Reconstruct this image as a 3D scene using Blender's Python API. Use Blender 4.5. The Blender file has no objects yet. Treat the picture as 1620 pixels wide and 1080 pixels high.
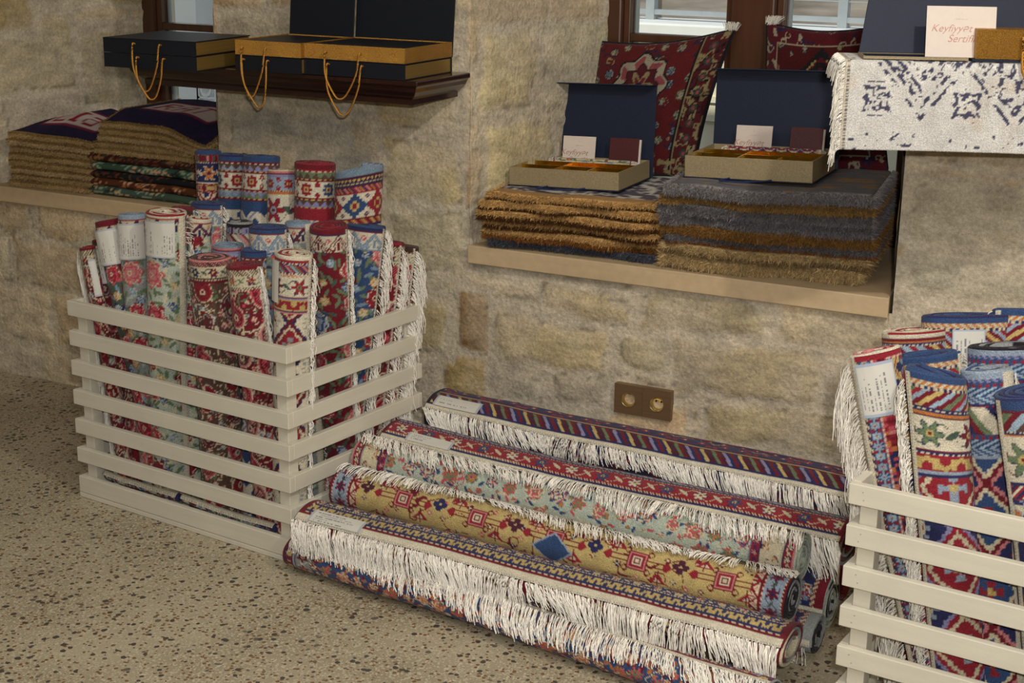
import bpy, math, random
import numpy as np
from mathutils import Vector, Matrix
random.seed(7); RS=np.random.RandomState(7)
scn=bpy.context.scene; COL=scn.collection

# ------------------------------------------------ camera, world, lights, exposure
FPX=2390.8867; PITCH=.2761761; ROLL=.0134134; YAW=-.4828764; HC=1.564366
_F=np.array([math.sin(YAW)*math.cos(PITCH),math.cos(YAW)*math.cos(PITCH),-math.sin(PITCH)])
_R=np.array([math.cos(YAW),-math.sin(YAW),0.]); _U=np.cross(_R,_F)
_R,_U=math.cos(ROLL)*_R+math.sin(ROLL)*_U,-math.sin(ROLL)*_R+math.cos(ROLL)*_U
cd=bpy.data.cameras.new('camera'); cam=bpy.data.objects.new('camera',cd); COL.objects.link(cam)
cd.sensor_width=36; cd.lens=FPX/1620*36; cd.clip_start=.05; cd.clip_end=200
M=Matrix(((_R[0],_U[0],-_F[0],0),(_R[1],_U[1],-_F[1],0),(_R[2],_U[2],-_F[2],HC),(0,0,0,1)))
cam.matrix_world=M; scn.camera=cam
def at(u,v,ax,val):
    "point where the view line of photo pixel (u,v) meets a plane"
    d=_F+_R*(u-810)/FPX-_U*(v-540)/FPX; o=np.array([0,0,HC])
    if np.ndim(ax)==0: return o+(val-o[ax])/d[ax]*d
    n=np.array(ax,float); return o+((np.array(val,float)-o)@n)/(d@n)*d
def xat(u,y,z):
    "x of the point at depth y and height z that the photo shows in column u"
    lo,hi=-8.,3.
    for _ in range(50):
        m=(lo+hi)/2; d=np.array([m,y,z-HC]); q=810+FPX*(d@_R)/(d@_F)
        if q<u: lo=m
        else: hi=m
    return m
w=bpy.data.worlds.new('world'); scn.world=w; w.use_nodes=True
wn=w.node_tree.nodes; wl=w.node_tree.links; bg=wn['Background']
sky=wn.new('ShaderNodeTexSky'); sky.sky_type='HOSEK_WILKIE' if hasattr(sky,'sun_direction') else sky.sky_type
try: sky.sky_type='NISHITA'; sky.sun_disc=False; sky.sun_elevation=math.radians(48); sky.sun_rotation=math.radians(200)
except Exception: pass
wl.new(sky.outputs[0],bg.inputs[0]); bg.inputs[1].default_value=.16
def light(name,kind,loc,target,energy,color,**k):
    l=bpy.data.lights.new(name,kind); l.energy=energy; l.color=color
    for a,b in k.items(): setattr(l,a,b)
    o=bpy.data.objects.new(name,l); COL.objects.link(o); o.location=loc
    o.rotation_euler=(Vector(target)-Vector(loc)).to_track_quat('-Z','Y').to_euler(); return o
light('sun','SUN',(0,-5,9),(-.9,-.2,4.2),3.2,(1,.95,.86),angle=.01)
light('spot_ceiling','SPOT',(.35,1.75,2.9),(-1.9,3.5,.85),125,(1,.93,.82),spot_size=1.7,spot_blend=.7,shadow_soft_size=.045)
light('flash','AREA',(.10,-.05,HC+.13),(-1.45,3.0,.6),44,(1,.97,.92),shape='RECTANGLE',size=.07,size_y=.045)
light('ceiling_fill','AREA',(-.3,.4,2.92),(-.3,.6,0),58,(1,.97,.92),shape='RECTANGLE',size=4.0,size_y=2.6)  # added overhead fill standing in for ambient bounce, not a lamp of the room
scn.view_settings.view_transform='Standard'; scn.view_settings.look='None'
scn.view_settings.exposure=0.0; scn.view_settings.gamma=1; scn.view_settings.use_curve_mapping=False

# ------------------------------------------------ helpers
def lin(c): c=np.asarray(c,float); return np.where(c<=.04045,c/12.92,((c+.055)/1.055)**2.4)
def H(h): return lin([int(h[i:i+2],16)/255 for i in (0,2,4)])
def tag(o,label=None,cat=None,group=None,kind=None):
    if label: o['label']=label
    if cat: o['category']=cat
    if group: o['group']=group
    if kind: o['kind']=kind
    return o
def mk(name,V,faces,mat,parent=None,col=None,smooth=False,org=None,bevel=0,loc=None):
    V=np.asarray(V,float).reshape(-1,3)
    if org is not None: V=V-np.asarray(org)
    me=bpy.data.meshes.new(name)
    if isinstance(faces,np.ndarray): faces=[faces]
    if faces and not isinstance(faces[0],np.ndarray):
        me.from_pydata(V.tolist(),[],faces)
    else:
        faces=[f for f in faces if len(f)]
        me.vertices.add(len(V)); me.vertices.foreach_set('co',V.astype(np.float32).ravel())
        nl=sum(f.size for f in faces); npf=sum(len(f) for f in faces)
        me.loops.add(nl); me.polygons.add(npf)
        me.loops.foreach_set('vertex_index',np.concatenate([f.ravel() for f in faces]).astype(np.int32))
        tot=np.concatenate([np.full(len(f),f.shape[1]) for f in faces]); st=np.concatenate([[0],np.cumsum(tot)[:-1]])
        me.polygons.foreach_set('loop_start',st.astype(np.int32))
        try: me.polygons.foreach_set('loop_total',tot.astype(np.int32))
        except Exception: pass
        me.update(calc_edges=True); me.validate()
    if smooth: me.polygons.foreach_set('use_smooth',np.ones(len(me.polygons),bool))
    if col is not None:
        a=me.color_attributes.new('Col','FLOAT_COLOR','POINT')
        c=np.ones((len(V),4),np.float32); c[:,:3]=col; a.data.foreach_set('color',c.ravel())
    me.materials.append(mat)
    o=bpy.data.objects.new(name,me); COL.objects.link(o)
    if parent is not None: o.parent=parent
    if loc is not None: o.location=loc
    if bevel:
        b=o.modifiers.new('bevel','BEVEL'); b.width=bevel; b.segments=2; b.limit_method='ANGLE'
    return o
def empty(name,loc,label,cat,group=None):
    o=bpy.data.objects.new(name,None); COL.objects.link(o); o.location=loc; o.empty_display_size=.05
    return tag(o,label,cat,group)
def gf(nu,nv,off=0):
    i=np.arange(nu-1)[:,None]*nv+np.arange(nv-1)[None,:]; i=i.ravel()+off
    return np.stack([i,i+nv,i+nv+1,i+1],1)
class MB:
    def __init__(s): s.V=[];s.F=[];s.n=0;s.C=[]
    def add(s,V,F,c=None):
        V=np.asarray(V,float).reshape(-1,3); s.V.append(V)
        for f in F: s.F.append(tuple(int(i)+s.n for i in f))
        s.C.append(np.tile(c if c is not None else np.ones(3),(len(V),1))); s.n+=len(V)
    def hexa(s,P,c=None):   # P: 4 bottom + 4 top
        s.add(P,[(3,2,1,0),(4,5,6,7),(0,1,5,4),(1,2,6,5),(2,3,7,6),(3,0,4,7)],c)
    def box(s,o,a,b,h,c=None):
        o,a,b,h=[np.asarray(q,float) for q in (o,a,b,h)]
        P=[o,o+a,o+a+b,o+b]; s.hexa(P+[q+h for q in P],c)
    def bx(s,x0,x1,y0,y1,z0,z1,c=None): s.box((x0,y0,z0),(x1-x0,0,0),(0,y1-y0,0),(0,0,z1-z0),c)
    def obj(s,name,mat,parent=None,org=None,bevel=0,smooth=False,loc=None,col=False):
        return mk(name,np.concatenate(s.V),s.F,mat,parent,np.concatenate(s.C) if col else None,smooth,org,bevel,loc)
def h2(ix,iy,seed):
    n=(ix.astype(np.int64)*374761393+iy.astype(np.int64)*668265263+seed*974634777)&0xffffffff
    n=((n^(n>>13))*1274126177)&0xffffffff; n=n^(n>>16); return (n&0xffff)/65535.
def vn(x,y,seed=0):
    x=np.asarray(x,float);y=np.asarray(y,float); ix=np.floor(x);iy=np.floor(y);fx=x-ix;fy=y-iy
    fx=fx*fx*(3-2*fx);fy=fy*fy*(3-2*fy)
    a=h2(ix,iy,seed);b=h2(ix+1,iy,seed);c=h2(ix,iy+1,seed);d=h2(ix+1,iy+1,seed)
    return a+(b-a)*fx+(c-a)*fy+(a-b-c+d)*fx*fy
def fbm(x,y,seed=0,o=4):
    r=0;a=.5
    for k in range(o): r=r+a*vn(np.asarray(x)*2**k,np.asarray(y)*2**k,seed+k);a/=2
    return r
def ss(a,b,x): t=np.clip((x-a)/(b-a),0,1); return t*t*(3-2*t)
def mix(a,b,f): f=np.asarray(f)[...,None]; return a*(1-f)+b*f
def tubes(P,r,col=None,jit=.12):
    """many strands at once. P (N,K,3)"""
    P=np.asarray(P,float); N,K,_=P.shape
    T=np.gradient(P,axis=1); T/=np.linalg.norm(T,axis=2,keepdims=True)+1e-9
    ref=np.where(np.abs(T[...,2:3])>.9,np.array([1.,0,0]),np.array([0,0,1.]))
    A=np.cross(T,ref); A/=np.linalg.norm(A,axis=2,keepdims=True)+1e-9; B=np.cross(T,A)
    rr=(np.ones(K) if np.ndim(r)==0 else 1)*np.asarray(r)
    V=[]
    for k in range(3):
        a=2*math.pi*k/3; V.append(P+(A*math.cos(a)+B*math.sin(a))*rr[None,:,None])
    V=np.stack(V,2).reshape(-1,3)
    n=np.arange(N)[:,None,None]*K*3; k=np.arange(K-1)[None,:,None]*3; j=np.arange(3)[None,None,:]; j2=(j+1)%3
    F=np.stack([n+k+j,n+k+j2,n+k+3+j2,n+k+3+j],-1).reshape(-1,4)
    C=None
    if col is not None:
        c=np.asarray(col,float)
        if c.ndim==1: c=np.tile(c,(N,1))
        c=c*(1+jit*(RS.rand(N,1)*2-1)); C=np.repeat(c,K*3,0)
    return V,F,C
def cordpath(pts,n=40):
    P=np.array(pts,float); m=len(P); t=np.linspace(0,m-1,n); out=[]
    Q=np.vstack([2*P[0]-P[1],P,2*P[-1]-P[-2]])
    for x in t:
        i=min(int(x),m-2); f=x-i; a,b,c,d=Q[i],Q[i+1],Q[i+2],Q[i+3]
        out.append(.5*((2*b)+(-a+c)*f+(2*a-5*b+4*c-d)*f*f+(-a+3*b-3*c+d)*f**3))
    return np.array(out)
def cord(name,pts,r,mat,parent,org,col,strands=3,turns=26,n=110):
    P=cordpath(pts,n); T=np.gradient(P,axis=0);T/=np.linalg.norm(T,axis=1,keepdims=True)
    ref=np.array([.3,.9,.1]);A=np.cross(T,ref);A/=np.linalg.norm(A,axis=1,keepdims=True);B=np.cross(T,A)
    S=[]
    for k in range(strands):
        a=2*math.pi*(k/strands+np.linspace(0,turns,n)); S.append(P+(A*np.cos(a)[:,None]+B*np.sin(a)[:,None])*r*.55)
    V,F,C=tubes(np.array(S),r*.62,col,.05)
    return mk(name,V,F,mat,parent,C,True,org)

# ------------------------------------------------ materials
def mat(name,color=(.8,.8,.8),rough=.6,metal=0,attr=False,noise=None,bump=None,spec=None,coat=0,sheen=0):
    m=bpy.data.materials.new(name); m.use_nodes=True; nt=m.node_tree; N=nt.nodes; L=nt.links; P=N['Principled BSDF']
    P.inputs['Roughness'].default_value=rough; P.inputs['Metallic'].default_value=metal
    if spec is not None: P.inputs['Specular IOR Level'].default_value=spec
    if coat: P.inputs['Coat Weight'].default_value=coat; P.inputs['Coat Roughness'].default_value=.15
    if sheen: P.inputs['Sheen Weight'].default_value=sheen
    tc=N.new('ShaderNodeTexCoord')
    if attr:
        s=N.new('ShaderNodeAttribute'); s.attribute_name='Col'; src=s.outputs['Color']
    else:
        s=N.new('ShaderNodeRGB'); s.outputs[0].default_value=(*color,1); src=s.outputs[0]
    for (sc,lo,hi,det) in (noise or []):
        t=N.new('ShaderNodeTexNoise'); L.new(tc.outputs['Object'],t.inputs['Vector'])
        if isinstance(sc,tuple):
            mp=N.new('ShaderNodeMapping'); mp.inputs['Scale'].default_value=sc; L.new(tc.outputs['Object'],mp.inputs[0]); L.new(mp.outputs[0],t.inputs['Vector']); t.inputs['Scale'].default_value=1
        else: t.inputs['Scale'].default_value=sc
        t.inputs['Detail'].default_value=det
        r=N.new('ShaderNodeMapRange'); r.inputs[1].default_value=.32;r.inputs[2].default_value=.68; r.inputs[3].default_value=lo;r.inputs[4].default_value=hi; L.new(t.outputs[0],r.inputs[0])
        x=N.new('ShaderNodeVectorMath'); x.operation='SCALE'; L.new(src,x.inputs[0]); L.new(r.outputs[0],x.inputs['Scale']); src=x.outputs[0]
    L.new(src,P.inputs['Base Color'])
    if bump:
        t=N.new('ShaderNodeTexNoise'); t.inputs['Scale'].default_value=bump[0]; t.inputs['Detail'].default_value=bump[2] if len(bump)>2 else 4; L.new(tc.outputs['Object'],t.inputs['Vector'])
        b=N.new('ShaderNodeBump'); b.inputs['Strength'].default_value=bump[1]; b.inputs['Distance'].default_value=.01; L.new(t.outputs[0],b.inputs['Height']); L.new(b.outputs[0],P.inputs['Normal'])
    return m
M_stone=mat('stone',rough=.93,attr=True,noise=[(3.2,.9,1.08,6),((15,15,38),.80,1.12,10),(110,.8,1.12,6),(330,.87,1.1,2)],bump=(60,.6,12),spec=.15)
M_rug=mat('wool_weave',rough=.9,attr=True,noise=[(420,.72,1.22,2),(25,.9,1.08,3)],bump=(330,.35,2),spec=.15,sheen=.1)
M_fringe=mat('cotton_fringe',rough=.85,attr=True,spec=.15)
M_fur=mat('wool_pile',rough=.95,attr=True,spec=.1)
M_paint=mat('cream_painted_wood',H('d1cbba'),.42,noise=[((3,3,60),.96,1.03,4),(9,.97,1.03,3)],bump=(160,.05),spec=.4)
M_navy=mat('navy_textured_card',H('101b33'),.55,noise=[(500,.85,1.15,2)],bump=(600,.15,2),spec=.35)
M_black=mat('dark_navy_card',H('10151f'),.5,noise=[(500,.85,1.15,2)],spec=.4)
M_gold=mat('gold_glitter_card',H('b5853a'),.38,.75,noise=[(900,.45,1.6,1),(12,.9,1.1,2)],bump=(900,.5,1))
M_goldside=mat('gold_foil_card',H('a98a4c'),.35,.7,noise=[((4,4,200),.9,1.1,2)])
M_kraft=mat('gold_paper_card',H('998968'),.5,.15,noise=[(260,.85,1.15,2)],bump=(400,.1,2))
M_foil=mat('bright_gold_foil',H('d9b23c'),.22,1,noise=[(40,.8,1.2,2)])
M_cord=mat('gold_cord',rough=.4,attr=True,metal=.5)
M_ncord=mat('navy_cord',rough=.6,attr=True)
M_darkwood=mat('dark_varnished_wood',H('2b1510'),.25,noise=[((3,40,40),.7,1.25,5)],spec=.5,coat=.3)
M_wood=mat('brown_window_wood',H('4c2d1b'),.35,noise=[((30,30,3),.75,1.2,5)],spec=.5,coat=.2)
M_brass=mat('antique_brass_plate',H('7a6044'),.4,.3,noise=[((4,4,300),.85,1.12,3)])
M_cup=mat('polished_brass',H('b09a64'),.28,.8)
M_hole=mat('black_hole',(.004,.004,.004),.8)
M_paper=mat('white_paper',rough=.6,attr=True,noise=[(30,.98,1.02,2)])
M_card=mat('cream_card',H('d9cbc0'),.5,noise=[(60,.98,1.02,2)])
M_ink=mat('rose_gold_ink',H('b07a66'),.45,.2)
M_booklet=mat('burgundy_leatherette',H('4a1418'),.5,noise=[(300,.85,1.15,2)],bump=(500,.15,2))
M_sill=mat('honed_limestone',H('c3ab88'),.6,noise=[((2,6,25),.9,1.1,5),(40,.94,1.05,4)],bump=(60,.08,4),spec=.3)
M_plaster=mat('pale_plaster',H('c8c0ae'),.9,noise=[(5,.95,1.04,4)])
M_ext=mat('cream_exterior_stone',H('e6dcc0'),.8,noise=[((1,1,9),.93,1.05,4)])
M_extwhite=mat('white_coping',H('e9e9e2'),.7,noise=[(8,.97,1.03,3)])
M_rail=mat('grey_rail_paint',H('9aa0a3'),.4,noise=[(20,.95,1.05,2)])
M_brick=mat('weathered_facade',H('8d8478'),.9,noise=[((2,2,14),.6,1.3,5)])
M_leaf=mat('green_leaves',rough=.6,attr=True)
M_ground=mat('paved_ground',H('9b948a'),.9,noise=[(6,.9,1.1,4)])
def glass_mat():
    m=bpy.data.materials.new('window_glass'); m.use_nodes=True; N=m.node_tree.nodes; L=m.node_tree.links; N.clear()
    o=N.new('ShaderNodeOutputMaterial'); mx=N.new('ShaderNodeMixShader'); t=N.new('ShaderNodeBsdfTransparent'); g=N.new('ShaderNodeBsdfGlossy'); g.inputs['Roughness'].default_value=.02
    f=N.new('ShaderNodeFresnel'); f.inputs['IOR'].default_value=1.3; t.inputs[0].default_value=(.96,.98,.97,1)
    L.new(f.outputs[0],mx.inputs[0]);L.new(t.outputs[0],mx.inputs[1]);L.new(g.outputs[0],mx.inputs[2]);L.new(mx.outputs[0],o.inputs[0]); return m
M_glass=glass_mat()
def terrazzo():
    m=bpy.data.materials.new('terrazzo'); m.use_nodes=True; nt=m.node_tree; N=nt.nodes; L=nt.links; P=N['Principled BSDF']
    P.inputs['Roughness'].default_value=.38; P.inputs['Specular IOR Level'].default_value=.35
    tc=N.new('ShaderNodeTexCoord'); base=N.new('ShaderNodeTexNoise'); base.inputs['Scale'].default_value=3; base.inputs['Detail'].default_value=6; L.new(tc.outputs['Object'],base.inputs[0])
    cr=N.new('ShaderNodeValToRGB'); L.new(base.outputs[0],cr.inputs[0]); cr.color_ramp.elements[0].color=(*H('968b74'),1); cr.color_ramp.elements[1].color=(*H('ada38b'),1); cr.color_ramp.elements[0].position=.35; cr.color_ramp.elements[1].position=.65
    src=cr.outputs[0]
    nz=N.new('ShaderNodeTexNoise'); nz.inputs['Scale'].default_value=60; L.new(tc.outputs['Object'],nz.inputs[0])
    wv=N.new('ShaderNodeVectorMath'); wv.operation='SCALE'; L.new(nz.outputs['Color'],wv.inputs[0]); wv.inputs['Scale'].default_value=.008
    ad=N.new('ShaderNodeVectorMath'); ad.operation='ADD'; L.new(tc.outputs['Object'],ad.inputs[0]); L.new(wv.outputs[0],ad.inputs[1])
    def layer(src,scale,thr,cols,keep,off):
        mp=N.new('ShaderNodeMapping'); mp.inputs['Location'].default_value=(off,off*.7,0); L.new(ad.outputs[0],mp.inputs[0])
        v=N.new('ShaderNodeTexVoronoi'); v.voronoi_dimensions='2D'; v.inputs['Scale'].default_value=scale; L.new(mp.outputs[0],v.inputs['Vector'])
        sp=N.new('ShaderNodeSeparateColor'); L.new(v.outputs['Color'],sp.inputs[0])
        ramp=N.new('ShaderNodeValToRGB'); ramp.color_ramp.interpolation='CONSTANT'; e=ramp.color_ramp.elements
        for i,c in enumerate(cols):
            q=e[i] if i<2 else e.new(0); q.position=i/len(cols)
            q.color=(*H(c),1)
        L.new(sp.outputs[0],ramp.inputs[0])
        # chip size varies by cell; only some cells carry a chip
        a=N.new('ShaderNodeMath'); a.operation='MULTIPLY'; L.new(sp.outputs[1],a.inputs[0]); a.inputs[1].default_value=thr
        b=N.new('ShaderNodeMath'); b.operation='LESS_THAN'; L.new(v.outputs['Distance'],b.inputs[0]); L.new(a.outputs[0],b.inputs[1])
        c=N.new('ShaderNodeMath'); c.operation='LESS_THAN'; L.new(sp.outputs[2],c.inputs[0]); c.inputs[1].default_value=keep
        d=N.new('ShaderNodeMath'); d.operation='MULTIPLY'; L.new(b.outputs[0],d.inputs[0]);L.new(c.outputs[0],d.inputs[1])
        mx=N.new('ShaderNodeMix'); mx.data_type='RGBA'; L.new(d.outputs[0],mx.inputs[0]); L.new(src,mx.inputs[6]); L.new(ramp.outputs[0],mx.inputs[7]); return mx.outputs[2]
    src=layer(src,170,.62,['b9af95','a2967c','c4baa2','8d836c'],.8,0)
    src=layer(src,92,.46,['7b5a3c','8a5a34','5c584e','9a6b40','6e675c','b0875a'],.40,3.1)
    src=layer(src,52,.40,['4c4640','8f5536','55504a','865840','a06a3c','666058','9c5a3a'],.32,7.7)
    L.new(src,P.inputs['Base Color']); return m
M_floor=terrazzo()

# ------------------------------------------------ the room
D=3.6511; X0=-5.6; X1=1.6; SILL=.664; SB=.612
NI=[(-3.90,-2.93,-3.70,-3.05),(-2.051,-.854,-1.895,-.955)]   # niche front x0,x1, back x0,x1
ND=.60; NT=2.1
def st(o): o['kind']='structure'; return o
m=MB(); m.bx(X0-1,3.2,-3,D+.02,-.1,0); st(m.obj('floor',M_floor))
m=MB(); m.bx(X0-1,3.2,-3,D+.9,3.0,3.1); st(m.obj('ceiling',M_plaster))
m=MB(); m.bx(X0-.1,X0,-3,D+.1,0,3); st(m.obj('wall_left',M_plaster))
m=MB(); m.bx(3.0,3.1,-3,D+.9,0,3); st(m.obj('wall_right',M_plaster))
m=MB(); m.bx(X0,3.0,-3.1,-3,0,3); st(m.obj('wall_front',M_plaster))
STONES=[H('cbb899'),H('c0ac8e'),H('c7b08e'),H('bcae9a'),H('c4a985'),H('cdbea4')]; MORTAR=H('c2b49e')
def stonefn(x,z,seed,manual=(),rowh=(.15,.27),cw=(.2,.46)):
    rs=np.random.RandomState(seed)
    wx=x+.02*(fbm(x*5,z*5,seed+40,3)-.5)*2; wz=z+.022*(fbm(x*4,z*4,seed+41,3)-.5)*2
    dist=np.full(x.shape,-1.); cidx=np.zeros(x.shape,int); tint=np.ones(x.shape); amp=np.full(x.shape,.012)
    zz=-.05
    while zz<3.2:
        h=rs.uniform(*rowh); inr=(wz>=zz)&(wz<zz+h); xx=x.min()-.5-rs.rand()*.3
        while xx<x.max()+.3:
            w_=rs.uniform(*cw); k=inr&(wx>=xx)&(wx<xx+w_)
            if k.any():
                dist[k]=np.minimum(np.minimum(wx[k]-xx,xx+w_-wx[k]),np.minimum(wz[k]-zz,zz+h-wz[k]))
                cidx[k]=rs.randint(len(STONES)); tint[k]=rs.uniform(.9,1.1)
            else: rs.randint(2); rs.rand()
            xx+=w_
        zz+=h
    col=np.array(STONES)[cidx]*tint[...,None]
    for (x0,z0,x1,z1,c,t,a) in manual:
        d=np.minimum(np.minimum(wx-x0,x1-wx),np.minimum(wz-z0,z1-wz)); k=d>-.012
        dist[k]=d[k]; kk=d>0; col[kk]=H(c)*t; amp[kk]=a
    dist=dist+.030*(fbm(x*13,z*13,seed+71,3)-.5)
    smear=ss(.42,.62,fbm(x*7,z*9,seed+5,4))
    f=ss(.002+.012*smear,.014+.03*smear,dist)*(.55+.45*ss(.3,.5,fbm(x*5+9,z*6,seed+77,3)))
    f=f*(1-.45*ss(.5,.72,fbm(x*3.3,z*4.1,seed+9,4)))
    c=mix(np.broadcast_to(MORTAR,col.shape),col,f)
    c=c*(.84+.34*fbm(x*22,z*30,seed+12,4))[...,None]; crack=(np.abs(dist-.012-.006*smear)<.0022)&(fbm(x*6,z*6,seed+88,3)>.52); c=mix(c,c*.62,crack*1.)
    rust=ss(.6,.75,fbm(x*6,z*8,seed+21,4))*f; c=mix(c,c*np.array([1.05,.88,.68]),.35*rust)
    grey=ss(.55,.75,fbm(x*4,z*5,seed+31,4)); c=mix(c,c*np.array([.86,.9,.96]),.6*grey)
    disp=amp*.6*ss(0,.045,dist)*f+.010*(fbm(x*8,z*12,seed+50,4)-.5)*(.4+.6*f)+.0022*(fbm(x*45,z*60,seed+60,3)-.5)
    return disp,np.clip(c*np.array([1.08,1.10,1.11]),0,1)
def panel(name,O,ux,n,W_,Hh,res,seed,manual=(),cuts=(),zoff=0,fade=None,xoff=0,**k):
    nu=int(W_/res)+1; nv=int(Hh/res)+1
    U,Vv=np.meshgrid(np.linspace(0,W_,nu),np.linspace(0,Hh,nv),indexing='ij')
    d,c=stonefn(U+xoff,Vv+zoff,seed,manual,**k)
    if fade is not None: d=d*fade(U,Vv)
    O=np.array(O,float);ux=np.array(ux,float);n=np.array(n,float)
    P=O+U[...,None]*ux+Vv[...,None]*np.array([0,0,1.])+d[...,None]*n
    F=gf(nu,nv)
    if cuts:
        Uc=U.ravel()[F].mean(1);Vc=Vv.ravel()[F].mean(1); keep=np.ones(len(F),bool)
        for a,b,c0,c1 in cuts: keep&=~((Uc>a)&(Uc<b)&(Vc>c0)&(Vc<c1))
        F=F[keep]
    if np.dot(np.cross(ux,[0,0,1.]),n)<0: F=F[:,::-1]
    return st(mk(name,P,F,M_stone,None,c.reshape(-1,3),True))
# the face of the window wall; hand-placed stones from the photograph, rest by rule (x measured from X0)
def px(u0,v0,u1,v1,c,t=1,a=.014):
    q=at(u0,v1,1,D);r=at(u1,v0,1,D); s=at(u0,v0,1,D); e=at(u1,v1,1,D)
    return (s[0]-X0,(q[2]+e[2])/2,e[0]-X0,(s[2]+r[2])/2,c,t,a)
MAN=[px(700,380,1100,455,'a39a86',1,.004),px(858,455,1000,512,'b8a684'),px(1010,470,1230,540,'b3a484'),px(720,465,772,560,'8f6c40',1,.02),px(695,562,770,632,'b39a6c'),
 px(780,505,965,592,'bca984'),px(772,585,862,640,'aea390'),px(1062,540,1290,650,'baa888'),px(975,535,1062,590,'b8aa8a'),px(600,470,712,560,'b2a27e'),px(615,330,735,440,'b9ac90'),
 px(600,215,735,325,'bfac82'),px(470,240,590,330,'a9a293'),px(1110,640,1330,720,'b8a783'),px(1430,290,1700,400,'b9ad96'),px(1430,410,1700,490,'aea590'),px(360,180,560,235,'aaa394'),px(870,590,965,650,'b0a28c'),
 px(345,20,560,175,'b0a48c'),px(590,20,735,210,'c2b088')]
def facefade(U,V):
    f=np.ones(U.shape)
    for a,b,_,_ in NI:
        inx=(U+X0>a-.05)&(U+X0<b+.05)&(V>SB-.05)
        for e in (a,b): f=np.where(V>SB-.04,np.minimum(f,.45+.55*ss(.0,.06,np.abs(U+X0-e))),f)
        f=np.where((U+X0>a)&(U+X0<b),np.minimum(f,.1+.9*ss(0,.08,np.abs(V-SB))),f)
    return f
panel('wall_back',(X0,D,0),(1,0,0),(0,-1,0),X1-X0+1.5,3.0,.0105,11,MAN,[(a-X0,b-X0,SB+.01,NT) for a,b,_,_ in NI],fade=facefade)
for i,(a,b,a2,b2) in enumerate(NI):
    dl=np.array([a2-a,ND,0]);L_=np.linalg.norm(dl);dl/=L_
    n=np.array([dl[1],-dl[0],0])
    panel('wall_left_reveal_%d'%(i+1),(a-.004*dl[0],D-.004,SB-.02),dl,n,L_+.03,NT-SB+.04,.0105,23+i*7,fade=lambda U,V:.4+.6*ss(0,.06,U),rowh=(.17,.26),cw=(.24,.5),
      manual=[(.02,.43,.27,.66,'c8b78e',1,.015),(.29,.40,.62,.66,'bbb093',1,.014),(.05,.17,.36,.41,'c9b88f',1,.015),(.02,.02,.3,.16,'c4ae80',1,.014)] if i else
      [(.03,.36,.33,.62,'b5a684',1.05,.012),(.35,.30,.62,.55,'a99c7e',1,.012),(-.1,.55,.2,.9,'b09a68',1,.012),(.22,.64,.66,.95,'b0a078',1,.012)])
    dr=np.array([b2-b,ND,0]);Lr=np.linalg.norm(dr);dr/=Lr; n=np.array([-dr[1],dr[0],0])
    panel('wall_right_reveal_%d'%(i+1),(b,D-.004,SB-.02),dr,n,Lr+.03,NT-SB+.04,.02,43+i*7,fade=lambda U,V:.4+.6*ss(0,.06,U))
    m=MB(); m.bx(a-.05,b+.05,D+.003,D+ND+.05,NT,NT+.2); st(m.obj('trim_%d'%(i+3),M_plaster))
    m=MB(); P=[(a+.002,D-.022,SB),(b-.002,D-.022,SB),(b2+.02,D+ND,SB),(a2-.02,D+ND,SB)]
    P[0:1]=[(a+.002,D-.022,SB)]
    m.hexa([np.array(q,float) for q in P]+[np.array(q,float)+[0,0,SILL-SB] for q in P]); st(m.obj('trim_%d'%(i+1),M_sill,bevel=.003))
# outer block behind the stone so that no daylight leaks through
m=MB(); xs=[X0-.1,NI[0][2]-.02,NI[0][3]+.02,NI[1][2]-.02,NI[1][3]+.02,3.1]
for k in (0,2,4): m.bx(xs[k]+(.0),xs[k+1],D+ND+.0,D+ND+.16,0,3)
for k in (1,3): m.bx(xs[k],xs[k+1],D+ND,D+ND+.16,0,SILL); m.bx(xs[k],xs[k+1],D+ND,D+ND+.16,NT,3)
st(m.obj('wall_outer',M_ext))
# windows
def window(i,x0,x1,mulls,rail):
    y=D+ND; root=empty('window_%d'%i,(x0,y,SILL),None,None); root['kind']='structure'
    org=(x0,y,SILL)
    m=MB(); t=.055
    m.bx(x0,x0+t,y-.03,y+.06,SILL,NT); m.bx(x1-t,x1,y-.03,y+.06,SILL,NT); m.bx(x0+t,x1-t,y-.03,y+.06,SILL,SILL+t); m.bx(x0+t,x1-t,y-.03,y+.06,NT-t,NT)
    for a,b in mulls: m.bx(a,b,y-.035,y+.06,SILL+t,NT-t)
    m.obj('window_frame',M_wood,root,org,bevel=.006)
    ed=[x0+t]+[q for ab in mulls for q in ab]+[x1-t]
    for k in range(0,len(ed),2):
        a,b=ed[k],ed[k+1]; f=.022; s=MB()
        s.bx(a,a+f,y-.012,y+.04,SILL+t,NT-t); s.bx(b-f,b,y-.012,y+.04,SILL+t,NT-t); s.bx(a+f,b-f,y-.012,y+.04,SILL+t,SILL+t+f); s.bx(a+f,b-f,y-.012,y+.04,NT-t-f,NT-t)
        s.bx(a+f,b-f,y-.012,y+.04,rail-.012,rail+.012)
        c=s.obj('casement',M_wood,root,org,bevel=.003)
        g=MB(); g.bx(a+f,b-f,y+.012,y+.016,SILL+t+f,NT-t-f); g.obj('pane',M_glass,c,org)
        g=MB(); g.bx(a+f+.004,a+f+.012,y+.02,y+.03,SILL+t+f,NT-t-f); g.obj('spacer_bar',M_rail,c,org)
window(1,NI[0][2]-.015,NI[0][3]+.02,[],1.163)
window(2,NI[1][2]-.02,NI[1][3]+.02,[(-1.515,-1.385)],1.21)


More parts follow.
